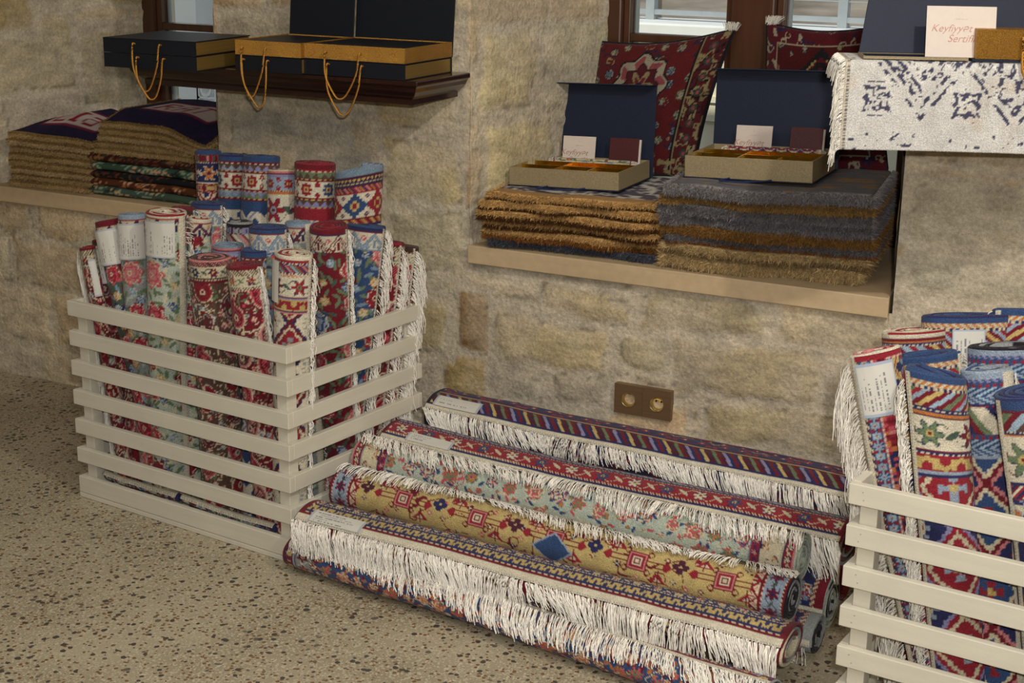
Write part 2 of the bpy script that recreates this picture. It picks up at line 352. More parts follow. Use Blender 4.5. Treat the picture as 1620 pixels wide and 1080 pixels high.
# ------------------------------------------------ outside the windows
m=MB(); m.bx(-16,8,D+ND+.16,14,-.35,-.25); st(m.obj('ground',M_ground))
r=empty('parapet_wall',(-4,7,-.25),'cream stone parapet wall with a white coping seen through the windows','wall'); o3=(-4,7,-.25)
m=MB(); m.bx(-9.5,2.5,7,7.3,-.25,.98); m.bx(-9.5,2.5,6.985,7,.60,.63); m.bx(-9.5,2.5,6.985,7,.69,.72); m.obj('wall_body',M_ext,r,o3)
m=MB(); m.bx(-9.5,2.5,6.94,7.36,.98,1.06); m.obj('coping',M_extwhite,r,o3,bevel=.01)
r=empty('metal_railing',(-4,7.2,1.06),'grey metal railing standing on the white coping of the parapet','railing'); o3=(-4,7.2,1.06)
m=MB(); m.bx(-9.5,2.5,7.16,7.2,1.085,1.11); m.bx(-9.5,2.5,7.16,7.2,1.9,1.94); m.obj('rail',M_rail,r,o3)
for k in range(11):
    m=MB(); x=-8.9+k*.98; m.bx(x,x+.045,7.155,7.205,1.06,1.9); m.obj('post',M_rail,r,o3)
m=MB()
for k in range(9): m.bx(-9.5,2.5,7.175,7.183,1.18+k*.08,1.186+k*.08)
m.obj('wire',M_rail,r,o3)
r=empty('facade_building',(-4,12,-.25),'weathered grey brown building facade with columns, far behind the railing','building'); o3=(-4,12,-.25)
m=MB(); m.bx(-18,9,12,12.5,-.25,5); m.obj('facade',M_brick,r,o3)
for k in range(16):
    m=MB(); m.bx(-14+k*1.1,-13.72+k*1.1,11.8,12,-.25,4); m.obj('column',[M_wood,M_ext,M_brick][k%3],r,o3)
# white house corner and ornamental screen seen by the left window
a=at(262,20,1,6.2); b=at(305,20,1,6.2); c=at(350,20,1,6.4)
r=empty('garden_pillar',(a[0]-.6,6.0,-.25),'pale rendered pillar outside the left window','pillar')
m=MB(); m.bx(a[0]-1.0,b[0]+.02,6.2,6.6,-.25,2.6); m.obj('pillar_body',M_extwhite,r,(a[0]-.6,6.0,-.25))
a=at(316,150,1,6.2); b=at(352,180,1,6.2)
V=[];F=[]; r=MB(); W_=.115; N_=7
for k in range(N_):
    x0=a[0]-.02+k*W_
    for zz in range(4):
        z0=b[2]-.16+zz*W_
        t=.016
        r.bx(x0,x0+W_,6.2,6.22,z0,z0+t*.6); r.bx(x0,x0+t*.6,6.2,6.22,z0+t*.6,z0+W_)
        for q in range(12):
            A1=2*math.pi*q/12;A2=2*math.pi*(q+1)/12; cx=x0+W_/2;cz=z0+W_/2
            P=[(cx+rr*math.cos(A_)*.8,yy,cz+rr*math.sin(A_)) for yy in (6.2,6.22) for rr,A_ in ((.034,A1),(.050,A1),(.050,A2),(.034,A2))]
            r.hexa(P)
tag(r.obj('ornamental_screen',M_extwhite,None,(a[0],6.2,b[2]-.16),loc=(a[0],6.2,b[2]-.16)),'white pierced ornamental screen seen low through the left window','screen')
def bush(cx,cy,cz,R_,n,label):
    P=RS.randn(n,3);P/=np.linalg.norm(P,axis=1,keepdims=True);P*=R_*(.55+.45*RS.rand(n,1)); P+= [cx,cy,cz]
    A=RS.randn(n,3)*.022;B=RS.randn(n,3)*.014
    V=np.stack([P-A,P+B,P+A,P-B],1).reshape(-1,3); F=np.arange(4*n).reshape(n,4)
    C=np.repeat(mix(H('5d8a35'),H('a9c56a'),RS.rand(n))*(.8+.4*RS.rand(n,1)),4,0)
    ro=empty('flowering_bush',(cx,cy,cz-R_),label,'bush'); og=(cx,cy,cz-R_)
    mk('foliage',V,F,M_leaf,ro,C,False,og)
    S=[];
    for k in range(14):
        e=P[RS.randint(n)]; S.append(np.linspace([cx,cy,cz-R_],e,5))
    v,f,c=tubes(np.array(S),.006,H('5a4a30')); mk('stem',v,f,M_leaf,ro,c,False,og)
    for k in range(10):
        f_=MB()
        q=np.array([cx,cy,cz])+np.array([RS.uniform(-.5,.5),-.75,RS.uniform(-.7,.1)])*R_; s=.018
        for t_ in range(5):
            a_=t_*1.2566; f_.add([q,q+s*np.array([math.cos(a_-.4),-.1,math.sin(a_-.4)]),q+1.5*s*np.array([math.cos(a_),-.2,math.sin(a_)]),q+s*np.array([math.cos(a_+.4),-.1,math.sin(a_+.4)])],[(0,1,2,3)])
        f_.obj('white_flower',M_extwhite,ro,og)
g=at(1140,225,1,5.6); bush(g[0]+.0,5.6,.10,.35,3000,'green bush with white flowers outside the right window')

# ------------------------------------------------ slatted crates
def crate(origin,al,dp,LA,LB,label):
    root=empty('slatted_crate',origin,label,'crate','cream slatted crates holding upright rugs')
    o=np.array(origin,float);a=np.append(al,0.);b=np.append(dp,0.);z=np.array([0,0,1.]); t=.017; pw=.034
    for i in range(7):
        zt=.558-.0827*i; h=.041 if i<6 else .047
        for k in range(4):
            m=MB()
            if k==0: m.box(o+z*(zt-h),a*LA,b*t,z*h)
            if k==1: m.box(o+b*(LB-t)+z*(zt-h),a*LA,b*t,z*h)
            if k==2: m.box(o+b*(t+.0005)+z*(zt-h),a*t,b*(LB-2*t-.001),z*h)
            if k==3: m.box(o+a*(LA-t)+b*(t+.0005)+z*(zt-h),a*t,b*(LB-2*t-.001),z*h)
            s=m.obj('slat',M_paint,root,o,bevel=.0018)
            if k==0:
                if o[0]>-1:
                    for q in (.3,.68):
                        n=MB(); c=o+z*(zt-h+h*q)+a*(.028+.004*math.sin(i*3+q*9)); n.box(c-b*.0004-a*.0012-z*.0012,a*.0024,b*.0006,z*.0024)
                        n.obj('nail',M_rail,s,o)
    for u in (t+.001,LA-t-pw-.001):
        for v in (t+.001,LB-t-pw-.001):
            m=MB(); m.box(o+a*u+b*v+z*.018,a*pw,b*pw,z*.520); m.obj('corner_post',M_paint,root,o,bevel=.0015)
    m=MB(); m.box(o+z*.0005,a*LA,b*LB,z*.013); m.obj('base_board',M_paint,root,o,bevel=.0015)
    return root
CL=np.array([-2.085,2.817]); AL=np.array([-.99454,.10438]); BL=np.array([.10438,.99454]); LA,LB=.779,.536
CR=np.array([-.6616,2.6146]); AR=np.array([.9962,-.0871]); BR=np.array([.0871,.9962])
crate((*CL,0),AL,BL,LA,LB,'cream slatted wooden crate at the left of the rug pile, packed with rolled rugs')
crate((*CR,0),AR,BR,LA,LB,'cream slatted wooden crate at the right edge of the photo, holding blue rimmed rugs')

# ------------------------------------------------ weaving patterns (pure functions of the rug's own s,t coordinates in metres)
P_={k:H(v) for k,v in dict(red='8c2631',dred='6c1d28',blue='33486f',navy='2b2d55',teal='74889a',lblue='8d9aab',white='ccc3ae',cream='c5ba9e',ochre='b8a36c',gold='b8a066',green='66775a',dgreen='46564a',
   brown='5a4238',dbrown='43302a',pink='c07a7a',rose='b8505a',orange='b5713c',lav='8683a8',pale='a9b2a4',grey='8b8f8e',black='231f26',plum='4a2233',sky='93a8b8').items()}
class Im:
    def __init__(s,shape,c): s.c=np.tile(np.asarray(c,float),shape+(1,))
    def f(s,m,c): s.c[m]=P_[c] if isinstance(c,str) else c
def cell(x,p,off=0): q=(x+off)/p; k=np.floor(q); return (q-k-.5)*p,k
def b_plain(c): return lambda im,k,x,y,w: im.f(k,c)
def b_dots(c1,c2,p=.012,duty=.5):
    def g(im,k,x,y,w): im.f(k,c1); im.f(k&((x/p)%1<duty)&(np.abs(y-w/2)<w*.3),c2)
    return g
def b_zig(c1,c2,p=.022):
    def g(im,k,x,y,w): im.f(k,c1); im.f(k&(np.abs((x/p)%1-.5)*2<y/w),c2)
    return g
def b_diag(cols,p=.014,sl=1.,herr=False):
    def g(im,k,x,y,w):
        q=x+sl*y
        if herr: q=x+sl*np.abs(y-w/2)*1.3
        n=np.floor(q/p).astype(int); 
        for i,c in enumerate(cols): im.f(k&(n%len(cols)==i),c)
    return g
def b_star(bg,cols,p,c2='cream'):
    def g(im,k,x,y,w):
        im.f(k,bg); dx,n=cell(x,p); dy=y-w/2; a=np.arctan2(dy,dx); r=np.hypot(dx,dy); R_=w*.46
        s=r<R_*(.66+.34*np.abs(((a*8/math.pi/2)%1)-.5)*2)
        for i,c in enumerate(cols): im.f(k&s&(n%len(cols)==i),c)
        im.f(k&(np.maximum(np.abs(dx),np.abs(dy))<R_*.3),'gold'); im.f(k&(np.maximum(np.abs(dx),np.abs(dy))<R_*.16),'red')
        ex,_=cell(x,p,p/2)
        for sg in (-1,1): 
            d=np.abs(ex)+np.abs(dy-sg*w*.24); im.f(k&(d<w*.15),'dred'); im.f(k&(d<w*.06),bg)
        im.f(k&(np.abs(np.abs(dx)-p*.36-np.abs(dy)*.4)<.0028)&(np.abs(dy)>w*.2),'red')
    return g
def b_step(bg,cols,p,q=.0062):
    def g(im,k,x,y,w):
        im.f(k,bg); dx,n=cell(x,p); dy=y-w/2; d=np.floor(np.abs(dx)/q)*q+np.floor(np.abs(dy)/q)*q
        for i,c in enumerate(cols): im.f(k&(d<p*.46)&(n%len(cols)==i),c)
        im.f(k&(np.maximum(np.abs(dx),np.abs(dy))<p*.2)&((np.abs(dx)<p*.09)|(np.abs(dy)<p*.09)),'gold'); im.f(k&(d<p*.08),'red')
        ex,_=cell(x,p,p/2)
        for sg in(-1,1): dd=np.abs(ex)+np.abs(dy-sg*w*.36); im.f(k&(dd<w*.12),'dred'); im.f(k&(dd<w*.05),'teal')
        im.f(k&(np.abs(dy)<.004)&(np.abs(ex)<p*.08),cols[0])
    return g
def b_flower(bg,cols,p,leaf='cream',ctr='gold'):
    def g(im,k,x,y,w):
        im.f(k,bg); dx,n=cell(x,p); dy=y-w/2; a=np.arctan2(dy,dx); r=np.hypot(dx,dy); R_=w*.40
        ex,n2=cell(x,p,p/2); yy=dy-.12*w*np.sin(ex*3.1416*2/p)
        im.f(k&((ex/(p*.17))**2+((dy+ex*.55)/(w*.11))**2<1),leaf)
        im.f(k&(np.abs(dy-w*.34*np.sin(x*2*math.pi/p))<.0012),leaf)
        for i,c in enumerate(cols):
            kk=k&(n%len(cols)==i); im.f(kk&(r<R_*(.72+.28*np.cos(6*a))+.0022),'navy' if bg!='navy' else 'cream'); im.f(kk&(r<R_*(.72+.28*np.cos(6*a))),c)
        im.f(k&(r<R_*.3),ctr); im.f(k&(r<R_*.15),'dred')
    return g
def b_horn(bg,c1,c2,p):
    def g(im,k,x,y,w):
        im.f(k,bg); dx,n=cell(x,p); dy=y/w-.5; ax=np.abs(dx)/p*2
        m=(np.abs(dy+.42-ax*.85)<.17)|((np.hypot((ax-.55)*1.1,dy-.18)<.30)&(np.hypot((ax-.45)*1.1,dy-.10)>.14))|((ax<.13)&(dy>-.1)&(dy<.42))
        im.f(k&m,c1); m2=(np.abs(dy+.42-ax*.85)<.05)|((np.hypot((ax-.55)*1.1,dy-.18)<.19)&(np.hypot((ax-.50)*1.1,dy-.14)>.13)); im.f(k&m2,c2)
        ex,_=cell(x,p,p/2); d=np.abs(ex)/w+np.abs(dy+.2); im.f(k&(d<.2),'rose'); im.f(k&(d<.09),bg)
    return g
def b_wave(bg,c1,p=.05,c2=None):
    def g(im,k,x,y,w):
        im.f(k,bg); dy=y/w-.5; ph=(x/p)%1; v=np.abs(ph-.5)*2
        im.f(k&(np.abs(dy-(v-.5)*.62)<.17),c1)
        for o_ in (.25,.75):
            q=np.abs(((x/p-o_)%1)-.5); q=.5-q
            im.f(k&(q<.10)&(np.abs(dy)<.38),c1)
        if c2: im.f(k&(np.abs(dy-(v-.5)*.62)<.05),c2)
    return g
def b_check(cols,q=.005,seed=0):
    def g(im,k,x,y,w):
        n=(h2(np.floor(x/q),np.floor(np.abs(y-w/2)/q),seed)*len(cols)).astype(int)
        for i,c in enumerate(cols): im.f(k&(n==i),c)
    return g
# scatter helper: fn(sub,dx,dy,i) draws one motif of radius R
def scat(im,k,x,y,pts,R_,fn):
    I=np.nonzero(k); xs=x[I];ys=y[I]
    for i,(cx,cy) in enumerate(pts):
        j=np.nonzero((np.abs(xs-cx)<R_)&(np.abs(ys-cy)<R_))[0]
        if len(j): fn(im,tuple(q[j] for q in I),xs[j]-cx,ys[j]-cy,i)
def setm(im,I,m,c): im.c[tuple(q[m] for q in I)]=P_[c] if isinstance(c,str) else c
def grid_pts(x,y,px_,py_,jit,seed,stag=True):
    r=np.random.RandomState(seed); out=[]
    for i,a in enumerate(np.arange(x.min()-px_,x.max()+px_,px_)):
        for b in np.arange(y.min()-py_,y.max()+py_,py_):
            out.append((a+jit*px_*(r.rand()-.5),b+(py_/2 if stag and i%2 else 0)+jit*py_*(r.rand()-.5)))
    return out
def leafm(c1,c2,L_,W_,seed):
    def fn(im,I,dx,dy,i):
        a=h2(np.array(i),np.array(3),seed)*6.283; u=dx*math.cos(a)+dy*math.sin(a); v=-dx*math.sin(a)+dy*math.cos(a)
        m=(u/L_)**2+(v/W_)**2; setm(im,I,m<1,c1 if i%3 else c2); 
    return fn
def rosem(sets,R_,seed):
    def fn(im,I,dx,dy,i):
        s=sets[int(h2(np.array(i),np.array(9),seed)*len(sets))%len(sets)]; R1=R_*(.75+.5*float(h2(np.array(i),np.array(4),seed))); ph=i*1.3
        a=np.arctan2(dy,dx); r=np.hypot(dx,dy)/R1
        setm(im,I,r<.92+.14*np.cos(7*a+ph),s[0]); setm(im,I,r<.74+.13*np.cos(5*a+ph*2),s[1])
        setm(im,I,(np.abs(r-.5-.1*np.cos(4*a+ph))<.07),s[0]); setm(im,I,(np.abs(r-.78-.06*np.cos(9*a+ph))<.035),s[2]); setm(im,I,np.hypot(dx-.12*R1,dy)/R1<.2,s[2]); setm(im,I,np.hypot(dx-.12*R1,dy)/R1<.1,s[0])
    return fn
def f_rose(bg,leaf1,leaf2,sets,R_=.036,seed=1,small='gold'):
    def g(im,k,x,y):
        im.f(k,bg)
        scat(im,k,x,y,grid_pts(x,y,.021,.024,.9,seed),.016,leafm(leaf1,leaf2,.013,.0045,seed))
        scat(im,k,x,y,grid_pts(x,y,.055,.05,.8,seed+5),.016,rosem([(small,'cream','orange'),('teal','sky','white'),('blue','lblue','cream')],.012,seed+2))
        scat(im,k,x,y,grid_pts(x,y,.098,.105,.25,seed+3),R_*1.4,rosem(sets,R_,seed))
    return g
def botehm(cols,R_,seed):
    def fn(im,I,dx,dy,i):
        fl=1 if i%2 else -1; sd=np.hypot(dx,dy*1.0)-R_*.55
        for q in np.linspace(0,1,9):
            cx=fl*R_*(.35*math.sin(q*3.0)); cy=R_*(.1+1.05*q); rr=R_*(.5*(1-q)**.8+.03)
            sd=np.minimum(sd,np.hypot(dx-cx,dy-cy)-rr)
        c=cols[i%len(cols)]
        setm(im,I,sd<.0065,c[0]); setm(im,I,sd<.0042,c[1]); setm(im,I,sd<-.001,c[2]); setm(im,I,sd<-.0035,c[3])
        lat=(sd<-.005)&((np.abs(((dx+dy)/.008)%1-.5)<.15)|(np.abs(((dx-dy)/.008)%1-.5)<.15)); setm(im,I,lat,c[1])
        setm(im,I,(np.hypot(dx,dy)<R_*.22),c[0]); setm(im,I,(np.hypot(dx,dy)<R_*.12),c[2])
    return fn
def f_paisley(bg,cols,R_=.042,seed=1):
    def g(im,k,x,y):
        im.f(k,bg)
        n=fbm(x*38,y*38,seed,2); im.f(k&(np.abs(n-.5)<.016),'green'); im.f(k&(np.abs(n-.36)<.012),'cream'); im.f(k&(np.abs(n-.62)<.012),'rose')
        scat(im,k,x,y,grid_pts(x,y,.026,.03,.8,seed+5),.012,rosem([('rose','cream','dred'),('teal','cream','dred'),('cream','dred','green')],.0085,seed+2))
        scat(im,k,x,y,grid_pts(x,y,.082,.095,.2,seed),R_*2.1,botehm(cols,R_,seed))
    return g
def f_medal(bg,cols,p=.05,seed=1,R_=.019):
    def g(im,k,x,y):
        im.f(k,bg)
        n=fbm(x*24,y*24,seed,2)
        im.f(k&(np.abs(n-.46)<.011),cols[1]); im.f(k&(np.abs(n-.58)<.010),cols[2])
        scat(im,k,x,y,grid_pts(x,y,p*.5,p*.5,.7,seed+1),.012,leafm(cols[0],cols[2],.010,.004,seed))
        sets=[(cols[i%len(cols)],cols[(i+1)%len(cols)],cols[(i+2)%len(cols)]) for i in range(4)]
        scat(im,k,x,y,grid_pts(x,y,p,p*.95,.35,seed+3),R_*1.4,rosem(sets,R_,seed))
        scat(im,k,x,y,grid_pts(x+p*.4,y,p*.6,p*.7,.6,seed+8),.011,rosem(sets[::-1],.0075,seed+1))
    return g
def f_geom(bg,cols,p=.15,seed=1):
    def g(im,k,x,y,p=p):
        im.f(k,bg); q=.0036; p0=p; x=x*(.155/p0); y=y*(.155/p0); p=.155
        X=np.floor(x/q)*q;Y=np.floor(y/q)*q
        dx,n=cell(X,p); dy,_=cell(Y,p*.9,p*.45-.05)
        ax=np.abs(dx);ay=np.abs(dy)
        im.f(k&(np.abs(ay-ax*.55-.004)<.0028)&(ax<p*.46),cols[1])
        im.f(k&(np.abs(ax-ay*.75-p*.30)<.003),cols[2])
        im.f(k&(np.maximum(ax,ay)<.0215),cols[0]); im.f(k&(np.maximum(ax,ay)<.017),bg); im.f(k&(np.maximum(ax,ay)<.0135),cols[0]); im.f(k&(np.maximum(ax,ay)<.009),'cream'); im.f(k&(np.maximum(ax,ay)<.0055),cols[3])
        im.f(k&(np.abs(ax-.026)<.003)&(np.abs(ay-.012)<.0085),cols[0]); im.f(k&(ax<.003)&(ay<.038)&(ay>.02),cols[0])
        ex,n2=cell(X,p,p/2); ey=dy
        d=np.abs(ex)+np.abs(ey+.028); im.f(k&(d<.019),cols[1]); im.f(k&(d<.011),cols[0]); im.f(k&(np.abs(np.abs(ex)-.03-.4*np.abs(ey))<.0018),cols[1])
        a=np.arctan2(ey-.02,ex); r=np.hypot(ex,ey-.02); im.f(k&(r<.016*(.7+.3*np.cos(6*a))),cols[2]); im.f(k&(r<.006),'cream')
        for sx in (-1,1):
            for sy in (-1,1):
                d=np.abs(dx-sx*.04)+np.abs(dy-sy*.04)*.7; im.f(k&(d<.011),cols[0]); im.f(k&(d<.004),'cream')
    return g
def f_ochre(p=.20,ph=0.):
    def sq(im,I,dx,dy,i):
        q=.0032; dx=np.floor(dx/q)*q;dy=np.floor(dy/q)*q; m=np.maximum(np.abs(dx),np.abs(dy)*1.05); ax,ay=np.abs(dx),np.abs(dy)
        setm(im,I,(np.abs(ay-.006)<.0017)&(ax<.075)&(ax>.02),'dred'); setm(im,I,((ax-.075)**2+ay**2<.0125**2)&(ax+ay*.8<.084),'red')
        setm(im,I,m<.0245,'dred'); setm(im,I,m<.0215,'pink'); setm(im,I,m<.0185,'red'); setm(im,I,m<.0125,'white'); setm(im,I,m<.0095,'dred'); setm(im,I,m<.0055,'cream')
        hk=(np.hypot(ax-.028,ay-.024)<.0085)&(np.hypot(ax-.029,ay-.023)>.0045); setm(im,I,hk,'dred')
    def cl(im,I,dx,dy,i):
        for ox,oy in ((0,.011),(.011,0),(-.011,0),(0,-.011),(0,0)): setm(im,I,np.hypot(dx-ox,dy-oy)<.0088,'plum' if i%2 else 'navy')
        setm(im,I,np.hypot(dx,dy)<.0035,'ochre')
        setm(im,I,(np.abs(dy-dx*.6-.022)<.0022)&(np.abs(dx)<.038)&(np.abs(dx)>.006),'dred'); setm(im,I,(np.abs(dx-.034)<.0065)&(np.abs(dy-.03+np.abs(dx-.034))<.009),'red')
    def tr(im,I,dx,dy,i):
        setm(im,I,(dy>-.012)&(dy<.014-np.abs(dx)*1.1),'red'); setm(im,I,(dy>-.008)&(dy<.004-np.abs(dx)*1.3),'cream'); setm(im,I,(np.abs(dx)<.0016)&(np.abs(dy)<.022),'dred')
    def sm(im,I,dx,dy,i):
        r=np.hypot(dx,dy); a=np.arctan2(dy,dx); setm(im,I,r<.0085*(.7+.3*np.cos(4*a)),['dred','navy','rose'][i%3]); setm(im,I,r<.003,'cream')
    def g(im,k,x,y):
        im.f(k,'ochre'); q=.0035; X=np.floor(x/q)*q;Y=np.floor((y-ph)/q)*q
        dx,_=cell(Y+0*X,p*.5); 
        n=fbm(x*16,y*16,5,2); im.f(k&(np.abs(n-.5)<.008),'dred')
        P1=grid_pts(x,y,.062,.045,.7,31); scat(im,k,x,y,P1,.012,sm)
        aa=np.arange(y.min()-p,y.max()+p,p); 
        row=lambda s0,off,fn,R_: scat(im,k,x,y,[(s,t+off) for s in s0 for t in aa],R_,lambda I_,I,dx,dy,i: fn(I_,I,dy,dx,i))
        rows=[.28+j*.105 for j in range(-4,3)]
        row(rows,0,sq,.09); row([r+.012 for r in rows],p*.5,cl,.06); row([r-.03 for r in rows],p*.27,tr,.03); row([r+.035 for r in rows],p*.75,tr,.03)
        xx,_=cell(y,2.,.37); im.f(k&(np.abs(xx)+np.abs(x-.255)*1.2<.055),'lblue'); im.f(k&(np.abs(xx)+np.abs(x-.255)*1.2<.048),'blue')
    return g
def f_kilim(cols,p=.11,seed=1):
    def g(im,k,x,y):
        q=.0045; X=np.floor(x/q)*q;Y=np.floor(y/q)*q; im.f(k,cols[0])
        dx,n=cell(X,p); dy,n2=cell(Y,p*1.15,0); d=np.abs(dx)+np.abs(dy)*.8
        im.f(k&(d<p*.56),cols[4]); im.f(k&(d<p*.5),cols[1]); im.f(k&(d<p*.42),'cream'); im.f(k&(d<p*.35),cols[2])
        a=np.arctan2(dy,dx); r=np.hypot(dx,dy); im.f(k&(r<p*.2*(.7+.3*np.sign(np.cos(4*a)))),cols[3]); im.f(k&(r<p*.06),'gold')
        ex,_=cell(X,p,p/2); ey,_=cell(Y,p*1.15,p*.575); a=np.arctan2(ey,ex); r=np.hypot(ex,ey); im.f(k&(r<p*.2*(.75+.25*np.cos(8*a))),cols[3]); im.f(k&(r<p*.12),'cream'); im.f(k&(r<p*.07),cols[1])
    return g
def rug(side,field,end=None,band=.018,endw=0):
    """colour a rug: s = distance from the cut end, t = position between the two selvedges of length L"""
    def g(s,t,L,tb=True):
        im=Im(s.shape,P_['cream']); d=np.minimum(t,L-t) if tb=='both' else L-t
        k=np.ones(s.shape,bool); field(im,k,s,t)
        e=end; he=end is not None
        y=band
        sd=s
        tots=sum(w for w,_ in side)
        if he:
            acc=band
            for w,fn in e:
                kk=(sd>=acc)&(sd<acc+w)&(d>(tots if True else 0)*np.clip((acc-band)/max(1e-6,sum(q for q,_ in e)),0,1)); fn(im,kk,t,sd-acc,w); acc+=w
            esum=acc
        acc=0
        for w,fn in side:
            kk=(d>=acc)&(d<acc+w)
            if he: kk&=(sd>band+(esum-band)*acc/tots)
            fn(im,kk,s,d-acc,w); acc+=w
        if band>0:
            kb=(s<band)&(s>=-1); im.f(kb,'white'); st_=(np.abs(s-.0035)<.0016)&((t/.006)%1<.45); im.c[kb&st_]=P_['grey']
        return im.c
    return g

# ------------------------------------------------ rolled rugs
FR=H('f7f2e8')
def perp(n):
    n=n/np.linalg.norm(n)
    if abs(n[2])>.7: e1=np.array([.36,-.93,0])   # upright roll: e1 points to the room
    else: e1=np.array([0,0,1.])
    e1=e1-n*(e1@n); e1/=np.linalg.norm(e1); e2=np.cross(n,e1); return n,e1,e2
def roll(label,A,B,r1,r2,phi0,sgn,pat,edge,res=.0035,seed=0,fringe=None,lab=None,tb=True,cat='rug',group=None,th=.0075,turns=None,name='rolled_rug',wob=.05,ends=(1,),sag=0.,cover=1.10,bandcols=None,hollow=False,tilt=0.,core=None):
    A=np.array(A,float);B=np.array(B,float); L=np.linalg.norm(B-A); n,e1,e2=perp(B-A)
    if abs(n[2])<=.7:  # lying: e2 should point to the room (-y)
        if e2[1]>0: e2=-e2
    rm=(r1+r2)/2; circ=2*math.pi*rm
    def surf(ph,t,off=0.,k=None):
        "ph may exceed one turn; k = turns already made inward"
        kk=(np.abs(ph-phi0)/(2*math.pi)) if k is None else k
        sc=1-th*kk/rm+off/rm
        w_=1+wob*(fbm(np.cos(ph)*1.6+seed*7.1+5,np.sin(ph)*1.6+t*5,seed,3)-.47)*2
        c=A+np.multiply.outer(t,n)
        zsag=-sag*np.sin(np.clip(t/L,0,1)*math.pi)+(.012*(fbm(t*3.5+seed*3.3,t*0+seed,seed,3)-.45) if sag>0 else 0)
        bend=.006*np.sin(t*4.2+seed)
        cx=np.cos(ph)*r1*sc*w_+zsag; cy=np.sin(ph)*r2*sc*w_+bend
        return c+cx[...,None]*e1+cy[...,None]*e2
    nt=int(L/res)+1; npk=int(circ*cover/res)+1
    ph=phi0+sgn*np.linspace(0,2*math.pi*cover,npk); t=np.linspace(0,L,nt)
    PH,T=np.meshgrid(ph,t,indexing='ij')
    if tilt: 
        TT=T+tilt*np.cos(PH-math.pi*.5)*r2*ss(L*.5,L,T)
    else: TT=T
    S_=np.abs(PH-phi0)*rm
    V=surf(PH,TT); C=pat(S_,T,L,tb)
    F=gf(npk,nt)
    a=V[0,1]-V[0,0];b=V[1,0]-V[0,0];mid=V[0,0]-(A)
    if np.cross(b,a)@mid<0: F=F[:,::-1]
    Vs=[V.reshape(-1,3)];Cs=[C.reshape(-1,3)];Fs=[F]; off=len(Vs[0])
    # the rolled layers at the ends: a spiral of rug edge
    tn=turns or max(1.5,(min(r1,r2)/th)*.80)
    for en in ends:
        ns=int(40*tn); kk=np.linspace(0,tn,ns); pp=phi0+sgn*2*math.pi*kk; te=L if en else 0; sg=1 if en else -1
        ring=[]
        jit=.0022*(vn(kk*9,kk*0+seed,seed)-.5)
        tl=(tilt*np.cos(pp-math.pi*.5)*r2 if (tilt and en) else 0)
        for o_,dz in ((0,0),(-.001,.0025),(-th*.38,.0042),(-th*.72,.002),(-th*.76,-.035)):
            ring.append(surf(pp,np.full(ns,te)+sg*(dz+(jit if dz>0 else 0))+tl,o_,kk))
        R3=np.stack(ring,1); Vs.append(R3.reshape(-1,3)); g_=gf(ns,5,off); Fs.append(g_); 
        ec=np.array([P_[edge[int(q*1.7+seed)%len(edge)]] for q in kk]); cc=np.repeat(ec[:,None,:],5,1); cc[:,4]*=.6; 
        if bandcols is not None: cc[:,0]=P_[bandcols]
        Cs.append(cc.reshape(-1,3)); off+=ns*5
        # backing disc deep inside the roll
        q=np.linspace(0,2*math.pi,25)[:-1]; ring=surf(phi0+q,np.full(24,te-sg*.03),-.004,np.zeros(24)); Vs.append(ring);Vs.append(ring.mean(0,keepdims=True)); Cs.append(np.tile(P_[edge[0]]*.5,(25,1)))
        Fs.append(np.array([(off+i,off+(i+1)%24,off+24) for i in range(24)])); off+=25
    base=A
    o=mk(name,np.concatenate(Vs),Fs,M_rug,None,np.concatenate(Cs),True,base,0,base)
    tag(o,label,cat,group)
    if lab:   # paper label wrapped round the roll
        ph0,ph1,t0,t1,kind=lab; t0,t1=L-t1,L-t0
        na=int(abs(ph1-ph0)*rm/.0013)+2; nb=int((t1-t0)/.0013)+2
        PP,TT=np.meshgrid(np.linspace(ph0,ph1,na),np.linspace(t0,t1,nb),indexing='ij')
        V=surf(PP,TT,.0022,np.zeros(PP.shape)); u=(PP-ph0)/(ph1-ph0); v=(TT-t0)/(t1-t0)
        V=V.reshape(-1,3); c=np.tile(H('c9c6bd'),(na,nb,1))
        W_=abs(ph1-ph0)*rm; Hh=t1-t0; xx=u*W_; yy=v*Hh
        ink=H('77757a')
        if kind=='frame': c[(u<.04)|(u>.96)|(v<.05)|(v>.95)]=H('9fa9bb')
        elif kind!='plain': c[(v>.95)|(v<.04)]=H('a8adb4')
        rows=np.floor(xx/.0058); onrow=((xx/.0058)%1<.32)&(vn(yy*420,rows*3.7,seed)>.42)
        lenr=.25+.6*h2(rows,rows*0+1,seed)
        zone=(u>.06)&(u<.94)&(v>.10)&(v<.92)&((v<.10+lenr*.85))&(h2(rows,rows*0,seed+2)>.32)
        if kind!='plain': c[onrow&zone]=ink
        F=gf(na,nb); a_=V[1]-V[0];b_=V[nb]-V[0]
        if np.cross(b_,a_)@(V[0]-(A+n*t0))<0: F=F[:,::-1]
        lb=mk('label',V,F,M_paper,o,c.reshape(-1,3),True,base); lb['label']='white paper label with rows of grey print' if kind!='plain' else 'blank white paper label'
